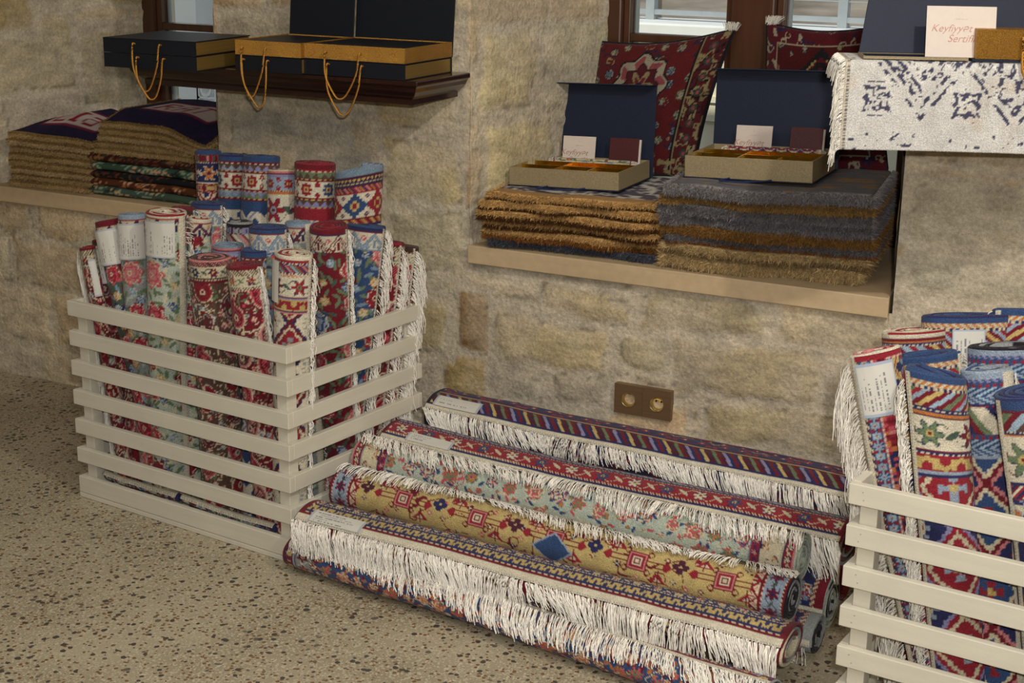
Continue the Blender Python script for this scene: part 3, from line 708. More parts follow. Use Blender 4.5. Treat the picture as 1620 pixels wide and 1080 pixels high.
    if fringe:
        fl,dens,mode=fringe; N=int(L*dens); tt=np.sort(RS.rand(N))*L; K=9
        ln=fl*(.75+.4*RS.rand(N))*(.62+.76*vn(tt*9,tt*0+3,seed)); q=np.linspace(0,1,K)
        if mode=='lie':   # lying roll: strands follow the roll, then hang
            root=surf(np.full(N,phi0),tt,.002,np.zeros(N)); arc=ln[:,None]*q[None]
            dph=arc/rm; pp=phi0-sgn*dph; lim=math.pi/2+.15*RS.randn(N,1)*.6
            over=np.maximum(0,(pp-lim) if sgn<0 else (-lim-pp)); pcl=np.minimum(pp,lim) if sgn<0 else np.maximum(pp,-lim)
            drift=(.026*(vn(tt*7,tt*0,seed+3)-.4)*2+.010*(vn(tt*60,tt*0,seed+9)-.5)+.0028*RS.randn(N)+.014)[:,None]*q
            Tm=np.clip(tt[:,None]+drift,-.01,L+.01)
            Pq=surf(pcl,Tm,.0035,np.zeros((N,K)))+ (RS.rand(N,1,1)*.006+.003*np.sin(q*9+RS.rand(N,1)*6)[...,None])*(e2 if True else 0)
            Pq[...,2]-=over*rm
            Pq[...,2]=np.maximum(Pq[...,2],.004)
        elif mode=='top':  # strands lie in a tangle across the top and back of the roll
            arc=ln[:,None]*q[None]; pp=phi0-sgn*arc/rm
            drift=(.05*(vn(tt*8,tt*0,seed+3)-.5)*2+.02*RS.randn(N))[:,None]*q
            Pq=surf(pp,np.clip(tt[:,None]+drift,0,L),.0045,np.zeros((N,K))); Pq[...,2]+=(.003+.012*RS.rand(N,1))*np.sin(q*math.pi)
        else:   # upright roll: strands leave the edge sideways and droop down along it
            gx,kdir=mode if isinstance(mode,tuple) else (.014,1)
            ph_t=surf(np.full(N,phi0),tt,.001,np.zeros(N)); nx=surf(np.full(N,phi0-sgn*.25),tt,.003,np.zeros(N)); tang=(nx-ph_t); tang/=np.linalg.norm(tang,axis=1,keepdims=True)
            out=(ph_t-(A+np.multiply.outer(tt,n))); out/=np.linalg.norm(out,axis=1,keepdims=True)
            g1=gx*(.5+RS.rand(N)); f1=1-np.exp(-q*4)
            Pq=ph_t[:,None,:]+tang[:,None,:]*(g1[:,None]*f1[None])[...,None]+out[:,None,:]*(.003+.007*RS.rand(N,1)*np.sin(q*3))[...,None]
            Pq=Pq+np.array([0,0,-1.])*(ln[:,None]*(q**1.15)[None])[...,None]+ (RS.randn(N,1,3)*.0035)*q[None,:,None]
            Pq=Pq+(.0025*np.sin(q[None,:]*11+RS.rand(N,1)*6))[...,None]*tang[:,None,:]
        v,f,c=tubes(Pq,.00105,FR,.10)
        fr=mk('fringe',v,f,M_fringe,o,c,False,base)
    return o,surf,L
# ------------------------------------------------ patterns used by the rugs
SB1=lambda c1,c2:[(.009,b_plain(c1)),(.022,b_horn('white',c2,'white',.044))]
ROSE_A=[('dred','red','cream'),('red','rose','cream'),('rose','pink','cream')]
pat_rose_pale=rug([(.006,b_plain('white')),(.002,b_plain('red')),(.034,b_horn('cream','navy','dred',.05))],f_rose('pale','green','cream',ROSE_A,.032,3))
pat_rose_blue=rug([(.010,b_plain('navy')),(.003,b_plain('dred')),(.042,b_horn('white','teal','lblue',.055)),(.004,b_plain('teal'))],f_rose('blue','green','teal',ROSE_A,.038,8),band=.007,endw=0)
pat_rose_red=rug([(.010,b_plain('dred')),(.003,b_plain('navy')),(.042,b_horn('white','dred','white',.052))],f_rose('dred','green','dgreen',[('blue','lblue','cream'),('rose','pink','cream'),('red','rose','white')],.032,15),band=.007,endw=0)
pat_rose_teal=rug([(.010,b_plain('blue')),(.003,b_plain('dred')),(.040,b_horn('white','teal','lblue',.05))],f_rose('teal','green','navy',[('dred','red','cream'),('gold','cream','orange'),('rose','pink','cream')],.03,21),band=.007,endw=0)
pat_rose_sky=rug([(.009,b_plain('lblue')),(.002,b_plain('red')),(.036,b_horn('cream','navy','dred',.05))],f_rose('grey','green','pale',ROSE_A,.034,5))
pat_rose_dark=rug([(.012,b_plain('dred')),(.036,b_horn('cream','navy','dred',.05))],f_rose('dgreen','dred','teal',[('rose','pink','cream'),('navy','sky','white'),('rose','red','cream')],.032,9))
BT=[('cream','dred','grey','dbrown'),('cream','red','dred','dred'),('pale','rose','brown','dred')]
pat_pais_brown=rug([(.012,b_diag(['brown','pink','dbrown'],.003)),(.030,b_flower('cream',['dred','navy'],.05,'dgreen')),(.007,b_dots('brown','cream',.008)),(.004,b_plain('dred'))],f_paisley('brown',BT,.036,4))
pat_pais_red=rug([(.006,b_plain('dred')),(.012,b_diag(['cream','brown'],.003)),(.028,b_flower('cream',['red','orange'],.05,'green')),(.007,b_diag(['brown','cream'],.004))],f_paisley('dred',[('cream','pink','brown','dbrown'),('cream','rose','dred','dred')],.040,6),band=.007,endw=0)
pat_pais_dark=rug([(.012,b_plain('dbrown')),(.005,b_diag(['dred','cream'],.004)),(.026,b_flower('cream',['dred','green'],.05,'green'))],f_paisley('dred',BT,.034,13),band=.007,endw=0)
pat_white_geo=rug([(.006,b_plain('white')),(.005,b_plain('red')),(.004,b_dots('navy','white',.006)),(.022,b_diag(['red','green','lblue','dred','pink','navy'],.007,1.2)),(.004,b_dots('navy','white',.006)),(.006,b_diag(['orange','white'],.005)),
   (.050,b_flower('white',['red','dred'],.062,'dgreen','green')),(.004,b_plain('dred')),(.004,b_plain('lav')),(.026,b_wave('gold','red',.045)),(.004,b_plain('navy')),(.004,b_plain('pink'))],f_kilim(['white','dred','red','grey','navy'],.10,5),band=.010,endw=0)
def tall(c0,c1,zz,star,cols,low):
    return rug([(.013,b_plain(c0)),(.008,b_dots(c1,'cream',.017)),(.015,b_zig(zz[0],zz[1],.024)),(.007,b_dots('dred','gold',.017)),(.044,star),(.007,b_dots('dred','gold',.017)),(.015,b_zig(zz[1],zz[2],.024)),(.008,b_dots(c1,'gold',.017)),(.028,b_plain(low))],
        f_horns(low))
def f_horns(c):
    def g(im,k,x,y):
        im.f(k,c); dx,n=cell(x,.11); dy,_=cell(y,.13); ax=np.abs(dx)
        m=(np.abs(np.abs(dy)-ax*1.1)<.014)|((np.hypot(ax-.035,dy-.01)<.022)&(np.hypot(ax-.03,dy-.006)>.009)); im.f(k&m,'white')
        im.f(k&(np.abs(np.abs(dy)-ax*1.1)<.003),'lav'); im.f(k&(np.hypot(dx,dy)<.012),'teal')
    return g
pat_tall1=rug([(.005,b_plain('blue')),(.022,b_check(['red','dred','pink','dgreen'],.006,3)),(.004,b_dots('navy','cream',.008)),(.052,b_flower('navy',['pink','orange'],.060,'white','navy')),(.004,b_plain('white')),(.022,b_check(['red','gold','pink','dred'],.005,3))],f_kilim(['navy','red','dred','teal','white'],.1,2))
pat_tall2=tall('blue','dred',('brown','lblue','teal'),b_star('white',['blue','red'],.062),0,'blue')
pat_tall3=tall('blue','dred',('brown','lav','green'),b_star('white',['red','blue'],.060),0,'blue')
pat_tall4=rug([(.006,b_plain('pink')),(.004,b_plain('dred')),(.006,b_plain('lav')),(.034,b_star('lblue',['red'],.056)),(.005,b_diag(['red','cream'],.004)),(.006,b_plain('orange')),(.085,b_flower('white',['red'],.085,'dgreen','lblue'))],f_kilim(['white','dred','red','teal','blue'],.1,7))
pat_tall5=tall('dred','red',('green','brown','lav'),b_star('white',['red','blue'],.064),0,'red')
pat_tall6=rug([(.014,b_plain('teal')),(.004,b_plain('plum')),(.010,b_zig('gold','plum',.012)),(.008,b_dots('navy','gold',.012,.7)),(.005,b_plain('plum')),(.013,b_diag(['orange','dred','pink','red','navy'],.006)),(.004,b_plain('red')),(.064,b_step('white',['blue','red'],.066)),(.004,b_plain('dred')),(.013,b_diag(['orange','dred','red','gold'],.006)),(.006,b_plain('navy'))],f_horns('blue'))
pat_grey=rug([(.010,b_plain('black')),(.018,b_check(['grey','lav','plum'],.005)),(.030,b_diag(['plum','pink','grey','cream'],.009))],f_kilim(['grey','plum','lav','pink','navy'],.09,4))

GR='rolled rugs standing in the left crate'
def bplane(b):
    if isinstance(b,tuple): return (np.array([AL[0],AL[1],0]),np.array([*(CL+b[0]*AL),0]))
    return (np.array([BL[0],BL[1],0]),np.array([*(CL+b*BL),0]))
def upl(label,u,v,b,wpx,u2,v2,b2,pat,edge,seed,sgn=-1,phi0=1.2,flat=.9,**k):
    n,p=bplane(b); P1=at(u,v,n,p); n,p=bplane(b2); P2=at(u2,v2,n,p)
    dist=(P1-[0,0,HC])@_F; r2=wpx*1.08/2/(FPX/dist)
    d=(P2-P1)/(P2[2]-P1[2]); B0=P1+d*(.03-P1[2])
    q=B0[:2]-CL; a_=np.clip(q@AL,.035+r2,LA-.035-r2); b_=np.clip(q@BL,.028+r2*flat,LB-.035-r2*flat); B0[:2]=CL+a_*AL+b_*BL
    k.setdefault('group',GR)
    if not k.get('fringe') and sgn==-1: phi0=2.7
    return roll(label,B0,P1,r2*flat,r2,phi0,sgn,pat,edge,seed=seed,**k)
FRX=(.055,330,(.010,1))
BLUE=['blue','navy','blue'];RED=['dred','red','dred'];CRM=['white','cream','red'];TEAL=['teal','lblue','teal']
upl('thin red paisley rug at the left crate\'s far left, white fringe on its left',137,392,.05,26,168,560,.05,pat_pais_red,RED,31,sgn=1,phi0=-1.5,fringe=(.08,420,(.020,1)),lab=(.1,.9,.03,.13,'t'))
upl('narrow rolled rug with bluish label, second from the left crate\'s left end',160,380,.10,30,190,560,.09,pat_pais_dark,RED,32,lab=(-.5,1.2,.02,.115,'t'))
upl('red rimmed rolled rug with tall white label above a coral rose',172,350,.075,40,206,520,.07,pat_rose_dark,RED,33,lab=(-.9,1.2,.018,.113,'t'))
upl('blue rimmed rolled rug with white label, coral and dark red roses below it',209,340,.09,44,224,520,.08,pat_rose_sky,TEAL,34,lab=(-.8,1.2,.018,.113,'t'))
upl('wide pale green rolled rug with red roses and a large white label',262,336,.075,66,266,520,.07,pat_rose_pale,CRM,35,lab=(-.9,.62,.012,.107,'t'),fringe=(.035,120,(.02,1)))
upl('slim rolled rug with navy hooked border and yellow flowers, behind the wide pale green one',312,346,.13,38,310,520,.12,pat_rose_pale,CRM,36)
upl('brown paisley rolled rug with cream flower band, front middle of the left crate',328,408,.065,68,336,560,.065,pat_pais_brown,['brown','pink','dbrown'],37,lab=(-1.5,-.95,.0,.085,'plain'))
upl('dark red paisley rolled rug with white fringe down its right edge, front of left crate',388,419,.06,60,402,560,.06,pat_pais_red,RED,38,phi0=1.0,fringe=(.05,380,(.006,1)))
upl('off-white geometric rolled rug with red bands standing in the near corner of the crate',470,402,.09,62,470,540,.085,pat_white_geo,CRM,39,phi0=1.15,fringe=(.045,330,(.004,1)),lab=(-1.2,-.55,.012,.115,'plain'))
upl('blue rimmed teal floral rolled rug just behind the off-white corner roll',428,360,.19,62,432,520,.18,pat_rose_teal,BLUE,40,fringe=(.04,250,(.008,1)))
upl('dark red floral rolled rug with burgundy rim at the right side of the crate',520,358,(.07,),62,531,520,(.075,),pat_rose_red,RED,41,phi0=1.15,fringe=(.05,360,(.004,1)))
upl('navy rimmed rolled rug with one big dark red rose, long fringe on its right',578,357,(.075,),62,570,500,(.07,),pat_rose_blue,BLUE,42,phi0=1.1,fringe=(.075,430,(.016,1)))
upl('small red paisley rolled rug with fringe, third from the right end of the crate side',618,384,(.055,),44,611,480,(.055,),pat_pais_red,RED,43,phi0=.8,fringe=(.07,420,(.012,1)))
upl('brown rimmed rolled rug with heavy white fringe at the crate\'s back right corner',645,390,(.05,),40,636,480,(.05,),pat_pais_dark,['dbrown','brown'],44,phi0=.7,fringe=(.085,480,(.022,1)))
upl('pale blue rimmed rolled rug between the teal and the burgundy rolls',476,352,.26,44,482,520,.25,pat_rose_sky,TEAL,45,fringe=(.04,220,(.01,1)))
upl('dark blue rimmed rolled rug with pale blue hooks behind the white labelled ones',334,322,.28,56,336,520,.26,pat_rose_teal,BLUE,46,phi0=1.0,fringe=(.06,300,(.012,1)))
upl('black rimmed grey patterned rolled rug in the middle of the crate',379,352,.27,42,380,520,.26,pat_grey,['black','grey'],47)
upl('light blue rimmed short rolled rug behind the brown paisley one',358,388,.17,50,362,520,.17,pat_tall4,['teal','lblue','teal'],48)
upl('navy rimmed short rolled rug behind the dark red paisley one',398,396,.135,44,400,520,.135,pat_tall2,BLUE,49)
upl('rolled rug with red rim lying low behind the white labelled rolls',290,330,.20,40,290,520,.18,pat_pais_dark,RED,50,fringe=(.035,200,(.012,1)))
upl('tall rolled rug with a navy and pink medallion band, leftmost of the tall back row',332,240,.44,42,336,430,.42,pat_tall1,BLUE,51)
upl('tall blue rimmed rolled rug with a navy star, second in the back row',371,246,.45,48,372,430,.43,pat_tall2,BLUE,52)
upl('tall blue rimmed rolled rug with a red star in its white band',412,248,.43,58,410,430,.40,pat_tall3,BLUE,53)
upl('tall rolled rug with red star on pale blue, big red flower beneath',443,270,.41,48,444,430,.38,pat_tall4,['cream','pink','dred'],54)
upl('tall rolled rug with burgundy rim and a blue star between red ones',495,258,.42,64,492,430,.40,pat_tall5,RED,55)
upl("tall light blue rimmed roll with stepped lozenges, rightmost of the tall back row",568,268,.44,74,558,430,.42,pat_tall6,TEAL,56,tilt=.25)
# rugs lying folded in the bottom of the left crate
for i,(a0,a1,c,l) in enumerate([(.08,.40,'navy','dark folded rug lying along the lowest slat of the left crate, nearer the corner'),(.42,.70,'plum','dark folded rug lying along the lowest slat of the left crate, nearer its left end')]):
    A_=CL+a0*AL+.024*BL; B_=CL+a1*AL+.024*BL
    roll(l,(*B_,.072),(*A_,.068),.016,.014,1.2,-1,rug([(.01,b_plain(c))],f_medal('dred',['cream','teal','navy','green'],.045,3+i)),['navy'],seed=60+i,ends=(0,1),name='folded_rug',sag=.004)

# ------------------------------------------------ the pile of rolled rugs along the wall
NV='navy'
ends_d=['grey','black','pale']
pat_p1=rug([(.008,b_plain('black'))],f_geom('navy',['red','dred','gold','green'],.12,2),
   [(.004,b_plain('navy')),(.042,b_diag(['navy','gold','plum','plum','green','dred','plum','lav','navy','dred'],.010,.9)),(.003,b_plain('dred')),(.003,b_plain('gold')),(.003,b_plain('navy'))],.016,0)
pat_p0=rug([(.008,b_plain('dred'))],f_geom('navy',['red','dred','gold','green'],.1,2),[(.004,b_plain('red')),(.05,b_star('navy',['red','green'],.07)),(.02,b_wave('red','navy',.05))],.01,0)
pat_p2=rug([(.008,b_plain('dred'))],f_medal('dgreen',['plum','lav','rose','cream'],.06,2),
   [(.006,b_plain('navy')),(.004,b_diag(['cream','dred'],.004)),(.042,b_flower('red',['white','blue'],.085,'cream')),(.004,b_diag(['cream','dred'],.004)),(.008,b_plain('navy')),(.01,b_diag(['grey','dred','lav'],.005))],.016,0)
bd3=[(.005,b_plain('pink')),(.018,b_flower('red',['cream'],.03,'cream')),(.004,b_plain('navy')),(.052,lambda im,k,x,y,w:(im.f(k,'cream'),im.f(k&(np.abs(fbm(x*60,y*60,4,2)-.5)<.035),'navy'),im.f(k&(np.abs(fbm(x*50,y*50,9,2)-.56)<.022),'orange'),im.f(k&(fbm(x*70,y*70,14,2)>.68),'rose'))),(.003,b_plain('navy')),(.018,b_flower('red',['pink'],.03,'navy')),(.004,b_plain('teal'))]
pat_p3=rug(bd3,f_medal('pale',['blue','cream','rose','green','orange'],.062,6,.021),[(.004,b_plain('dred')),(.012,b_flower('red',['cream'],.03,'cream'))],.012,0)
bd4=[(.004,b_plain('dred')),(.005,b_diag(['dred','cream'],.005)),(.040,b_flower('lblue',['red','dred'],.05,'dgreen','navy')),(.005,b_diag(['red','cream'],.006)),(.004,b_plain('dred')),(.022,b_horn('cream','red','dred',.04))]
pat_p4=rug(bd4,f_ochre(.21),[(.006,b_plain('dred'))],.012,0)
pat_p5=rug([(.01,b_plain('dred')),(.012,b_diag(['cream','dred'],.006))],f_geom('dred',['navy','gold','cream','blue'],.12,2),
   [(.008,b_plain('dred')),(.004,b_diag(['cream','dred'],.008)),(.004,b_plain('navy')),(.022,b_wave('navy','gold',.024)),(.004,b_plain('navy')),(.004,b_diag(['dred','cream'],.004)),(.02,b_flower('navy',['red','gold'],.05))],.020,0)
bd6=[(.006,b_plain('dred')),(.026,b_star('navy',['gold','dred'],.026)),(.004,b_plain('lblue')),(.004,b_plain('dred')),(.045,b_flower('grey',['red','dred'],.05,'white')),(.005,b_diag(['cream','navy'],.005))]
pat_p6=rug(bd6,f_medal('blue',['dred','cream','orange','rose','green'],.05,16,.017),[(.006,b_plain('dred')),(.02,b_flower('dred',['cream','blue'],.035))],.010,0)
PG='rolled rugs piled along the wall'
def both(p): return lambda s,t,L,tb: p(s,t,L,'both')
def pile(label,A,B,h,v,phi,pat,edge,seed,fr=None,**k):
    A=np.array(A,float);B=np.array(B,float)
    k.setdefault('group',PG)
    return roll(label,A,B,v,h,math.radians(phi),-1,both(pat),edge,res=.0032,seed=seed,fringe=fr,ends=(0,1),**k)
pile('navy and dark red fringed rolled rug on the floor at the pile\'s front',(-2.065,2.822,.050),(-.80,2.665,.044),.062,.044,8,pat_p6,['dred','navy','grey'],71,(.060,640,'lie'),sag=.004)
pile('rug with yellow zigzag on navy border and long white fringe, second from pile\'s front',(-2.035,2.832,.128),(-.800,2.79,.115),.078,.046,58,pat_p5,['dred','cream','grey'],72,(.085,900,'lie'),sag=.006,lab=(.35,.90,1.05,1.20,'t'),th=.011)
pile('ochre rolled rug with red geometric medallions, in the middle of the pile',(-2.03,2.955,.168),(-.842,2.92,.158),.058,.056,-20,pat_p4,['black','grey','black'],73,(.042,520,'lie'),sag=.004)
pile('pale blue grey floral rolled rug with spiral end, behind the ochre one',(-2.045,3.075,.208),(-.862,3.035,.204),.060,.058,-6,pat_p3,['pale','grey','pale'],74,(.052,600,'lie'),sag=.004)
pile('folded rug with white flowers on a red border and cream fringe',(-2.045,3.23,.208),(-.800,3.185,.190),.085,.055,58,pat_p2,['dred','grey','black'],75,(.070,760,'lie'),sag=.006,th=.011,lab=(.45,.85,1.03,1.17,'t'))
pile('dark rug with diagonal yellow bars and cream fringe, top of the pile by the wall',(-2.015,3.425,.245),(-.835,3.40,.218),.095,.060,60,pat_p1,['black','navy','grey'],76,(.070,760,'lie'),sag=.004,th=.011,lab=(.40,.85,1.02,1.16,'t'))
pile("dark red and navy rolled rug at the pile's back, against the wall",(-1.97,3.575,.195),(-.86,3.575,.175),.050,.050,150,pat_p0,['dred','navy'],77,None,lab=(-.7,-.1,1.0,1.1,'t'))
for i,(y,z,h,v,l) in enumerate([(2.985,.052,.055,.046,"grey edged rolled rug under the ochre one, only its right end showing"),(3.12,.068,.062,.066,'flattened dark rolled rug on the floor, grey layered end, right end of pile'),(3.275,.075,.068,.070,'red trimmed rolled rug on the floor under the flower bordered one'),(3.445,.085,.075,.080,'dark rolled rug on the floor under the pile, next to the wall')]):
    pile(l,(-1.95,y+.02,z),(-.80-.012*i,y,z),h,v,100,rug([(.02,b_plain(['grey','dred','red','navy'][i])),(.012,b_diag(['dred','cream'],.006))],f_medal('navy',['red','cream','teal'],.06,i)),[['grey','black'],['grey','pale','black'],['red','dred'],['black','navy']][i],80+i,(.05,260,'lie') if i<2 else None)

# ------------------------------------------------ rugs in the right crate
K1=[(.012,b_plain('blue')),(.007,b_diag(['orange','cream'],.006)),(.007,b_dots('navy','cream',.010)),(.034,b_diag(['dred','green','red','lblue','dred','gold','dred','sky'],.011,1.2)),(.007,b_dots('navy','cream',.010)),(.006,b_plain('orange')),(.004,b_plain('plum')),
    (.060,b_flower('white',['green','dred'],.075,'dgreen')),(.004,b_plain('dred')),(.006,b_dots('navy','white',.01)),(.030,b_wave('red','gold',.058)),(.005,b_plain('lblue')),(.005,b_plain('navy'))]
pk1=rug(K1,f_kilim(['navy','red','red','lblue','lav'],.135,3),None,.012,0)
pk2=rug([(.010,b_plain('lblue')),(.007,b_diag(['lav','blue'],.006)),(.009,b_dots('blue','red',.012)),(.030,b_diag(['blue','lblue','blue','sky'],.009,1.5,True)),(.007,b_dots('navy','red',.010)),(.05,b_diag(['white','green','dred','navy','white'],.014,.8)),(.009,b_dots('blue','red',.012)),(.03,b_diag(['blue','lblue','blue','sky'],.009,1.5,True)),(.007,b_plain('lblue'))],f_kilim(['navy','dred','blue','red','pink'],.12,5),None,.022,0)
pk3=rug([(.016,b_plain('blue')),(.006,b_dots('dred','blue',.006)),(.034,b_diag(['red','green','dred','sky','brown'],.016,.9)),(.005,b_dots('navy','cream',.008)),(.004,b_plain('orange')),(.085,b_flower('white',['green','navy','red'],.085,'dred')),(.006,b_plain('navy')),(.022,b_diag(['dred','white','red','navy'],.006)),(.005,b_dots('navy','red',.008))],f_medal('navy',['orange','lblue','red','cream'],.1,5,.034),None,.012,0)
pkA=rug([(.010,b_plain('red')),(.005,b_diag(['pink','white'],.006))],f_kilim(['red','navy','dred','gold','teal'],.1,2),
    [(.006,b_diag(['dred','cream','navy'],.005)),(.020,b_star('blue',['lblue','sky'],.020)),(.004,b_diag(['white','pink'],.005)),(.022,b_check(['red','pink','dred','orange','rose','navy'],.0065,2)),(.004,b_diag(['white','navy'],.005)),(.026,b_wave('navy','gold',.06,'red'))],.014,0)
pkB=rug([(.008,b_plain('white')),(.006,b_plain('dred')),(.004,b_plain('orange')),(.005,b_dots('navy','white',.008)),(.03,b_diag(['red','sky','dred','gold','dred','lblue'],.014,1.1))],f_kilim(['red','navy','dred','gold','teal'],.1,2))
def cplane(b): return (np.array([BR[0],BR[1],0]),np.array([*(CR+b*BR),0]))
def upr(label,u,v,b,wpx,u2,v2,b2,pat,edge,seed,sgn=-1,phi0=1.2,flat=.8,clip=True,**k):
    n,p=cplane(b); P1=at(u,v,n,p); n,p=cplane(b2); P2=at(u2,v2,n,p)
    dist=(P1-[0,0,HC])@_F; r2=wpx*1.04/2/(FPX/dist); phi0=2.7 if (not k.get('fringe') and sgn==-1) else phi0; d=(P2-P1)/(P2[2]-P1[2]); B0=P1+d*(.03-P1[2])
    q=B0[:2]-CR; a_=np.clip(q@AR,.06+r2,LA-.035-r2) if clip else q@AR; b_=np.clip(q@BR,.03+r2*flat,LB-.035-r2*flat); B0[:2]=CR+a_*AR+b_*BR
    k.setdefault('group','rolled rugs standing in the right crate')
    return roll(label,B0,P1,r2*flat,r2,phi0,sgn,pat,edge,res=.003,seed=seed,**k)
upr('upright rug with blue dotted border, white label, long fringe over the right crate\'s side',1384,556,.11,82,1425,760,.11,pkA,['red','white','pink'],91,sgn=1,phi0=-1.30,lab=(-.92,.55,.015,.118,'frame'),fringe=(.11,560,(.022,1)),flat=.55,th=.006)
upr('rolled rug with thick blue rim, striped band and flowers on white, right crate',1474,590,.085,96,1492,760,.085,pk1,BLUE,92,sgn=1,phi0=-1.15,fringe=(.07,520,(.010,1)),flat=.75,tilt=-.3)
upr('blue and grey rimmed rolled rug with chevron bands and a wide fringe on its right',1556,585,.14,84,1568,770,.13,pk2,['lblue','grey','blue'],93,sgn=-1,phi0=.95,fringe=(.085,620,(.008,1)))
upr('navy rimmed red and white kilim roll at the photo\'s right edge, in front',1632,620,.075,124,1650,800,.08,pk3,BLUE,94,sgn=1,phi0=-1.2,flat=.8,hollow=True)
upr('red and white rimmed rolled rug with a spiral top at the crate\'s back left',1448,524,.30,104,1455,700,.28,pkB,['white','cream','red'],95,flat=.8)
upr('large flattened navy rimmed rolled rug with a blank white label',1532,500,.36,138,1530,700,.33,pk1,['navy','blue','navy'],96,lab=(-.35,.35,.022,.085,'frame'),flat=.5,fringe=(.05,200,(.02,1)))
upr('navy rimmed rolled rug furthest back in the right crate, partly cut by the photo edge',1622,492,.42,110,1615,700,.36,pk1,['navy','blue'],97,sgn=1,phi0=-1.0,flat=.55,fringe=(.06,260,(.02,1)))
upr('blue rimmed rug squeezed between blank labelled and striped ones in right crate',1462,562,.20,110,1475,700,.20,pk1,BLUE,98,flat=.45,fringe=(.05,200,(.015,1)))
upr("dark rimmed rolled rug behind the chevron one in the right crate",1592,548,.26,130,1592,700,.25,pk2,['black','grey','black'],99,flat=.55,sgn=-1,phi0=1.0,fringe=(.06,220,(.02,1)))
# ------------------------------------------------ brass sockets on the wall
for i,(u,lab) in enumerate([(0,'square brass wall socket with a round recess, left one of the pair'),(1,'square brass wall socket with a round recess, right one of the pair')]):
    x0=-1.584+i*.0835; z0=.2475+.0; S_=.083; c=np.array([x0+S_/2,D-.016,z0+S_/2]); root=empty('wall_socket',c,lab,'socket','brass wall sockets')
    P=[];F=[];n=32; r=.0205
    for k in range(n):
        a=2*math.pi*k/n; ca,sa=math.cos(a),math.sin(a); m_=S_/2/max(abs(ca),abs(sa))
        P.append((ca*m_,-.004,sa*m_)); P.append((ca*r,-.004,sa*r)); P.append((ca*m_,.016,sa*m_))
    for k in range(n):
        j=(k+1)%n; F+=[(3*k,3*k+1,3*j+1,3*j),(3*k+2,3*k,3*j,3*j+2)]
    mk('plate',np.array(P),F,M_brass,root)
    P=[];F=[]; prof=[(.0215,-.0050),(.0205,-.0055),(.0195,-.004),(.0165,.006),(.015,.011),(.0,.012)]
    for k in range(n):
        a=2*math.pi*k/n
        for q,y in prof: P.append((math.cos(a)*q,y,math.sin(a)*q))
    m_=len(prof)
    for k in range(n):
        j=(k+1)%n
        for q in range(m_-1): F.append((k*m_+q,k*m_+q+1,j*m_+q+1,j*m_+q))
    cup=mk('socket_cup',np.array(P),F,M_cup,root,None,True)
    for sx in (-.0075,.0075):
        a=np.linspace(0,2*math.pi,13)[:-1]; P=[(sx+.0024*math.cos(q),y,.004+.0024*math.sin(q)) for y in (.0105,.0125) for q in a]
        mk('pin_hole',np.array(P),[tuple(range(12)),tuple(range(23,11,-1))]+[(k,(k+1)%12,12+(k+1)%12,12+k) for k in range(12)],M_hole,cup)

# ------------------------------------------------ wall shelves (moulded, dark varnish)
def shelf(x0,x1,lab,zt=1.143,dp=.292):
    root=empty('wall_shelf',((x0+x1)/2,D,zt-.067),lab,'shelf','dark wall shelves'); og=np.array(((x0+x1)/2,D,zt-.067))
    m=MB(); m.bx(x0,x1,D-dp,D-.012,zt-.014,zt); m.obj('shelf_board',M_darkwood,root,og,bevel=.003)
    prof=[(0,-.014),(.006,-.020),(.010,-.030),(.020,-.042),(.032,-.050),(.036,-.053),(.036,-.067)]
    P=[];F=[]
    for i_,z_ in prof:
        i_+=.004; P+=[(x0+i_,D-.012,zt+z_),(x0+i_,D-dp+i_,zt+z_),(x1-i_,D-dp+i_,zt+z_),(x1-i_,D-.012,zt+z_)]
    for k in range(len(prof)-1):
        for j in range(3): F.append((4*k+j,4*k+4+j,4*k+5+j,4*k+1+j))
    e=4*(len(prof)-1); F.append((e,e+1,e+2,e+3)); F.append((3,2,1,0))
    mk('moulding',np.array(P,float),F,M_darkwood,root,None,False,og)
shelf(-3.03,-2.047,'dark varnished moulded wall shelf carrying the gift boxes, left')
shelf(-.875,-.39,'dark varnished wall shelf under the white distressed rug, right',dp=.225)

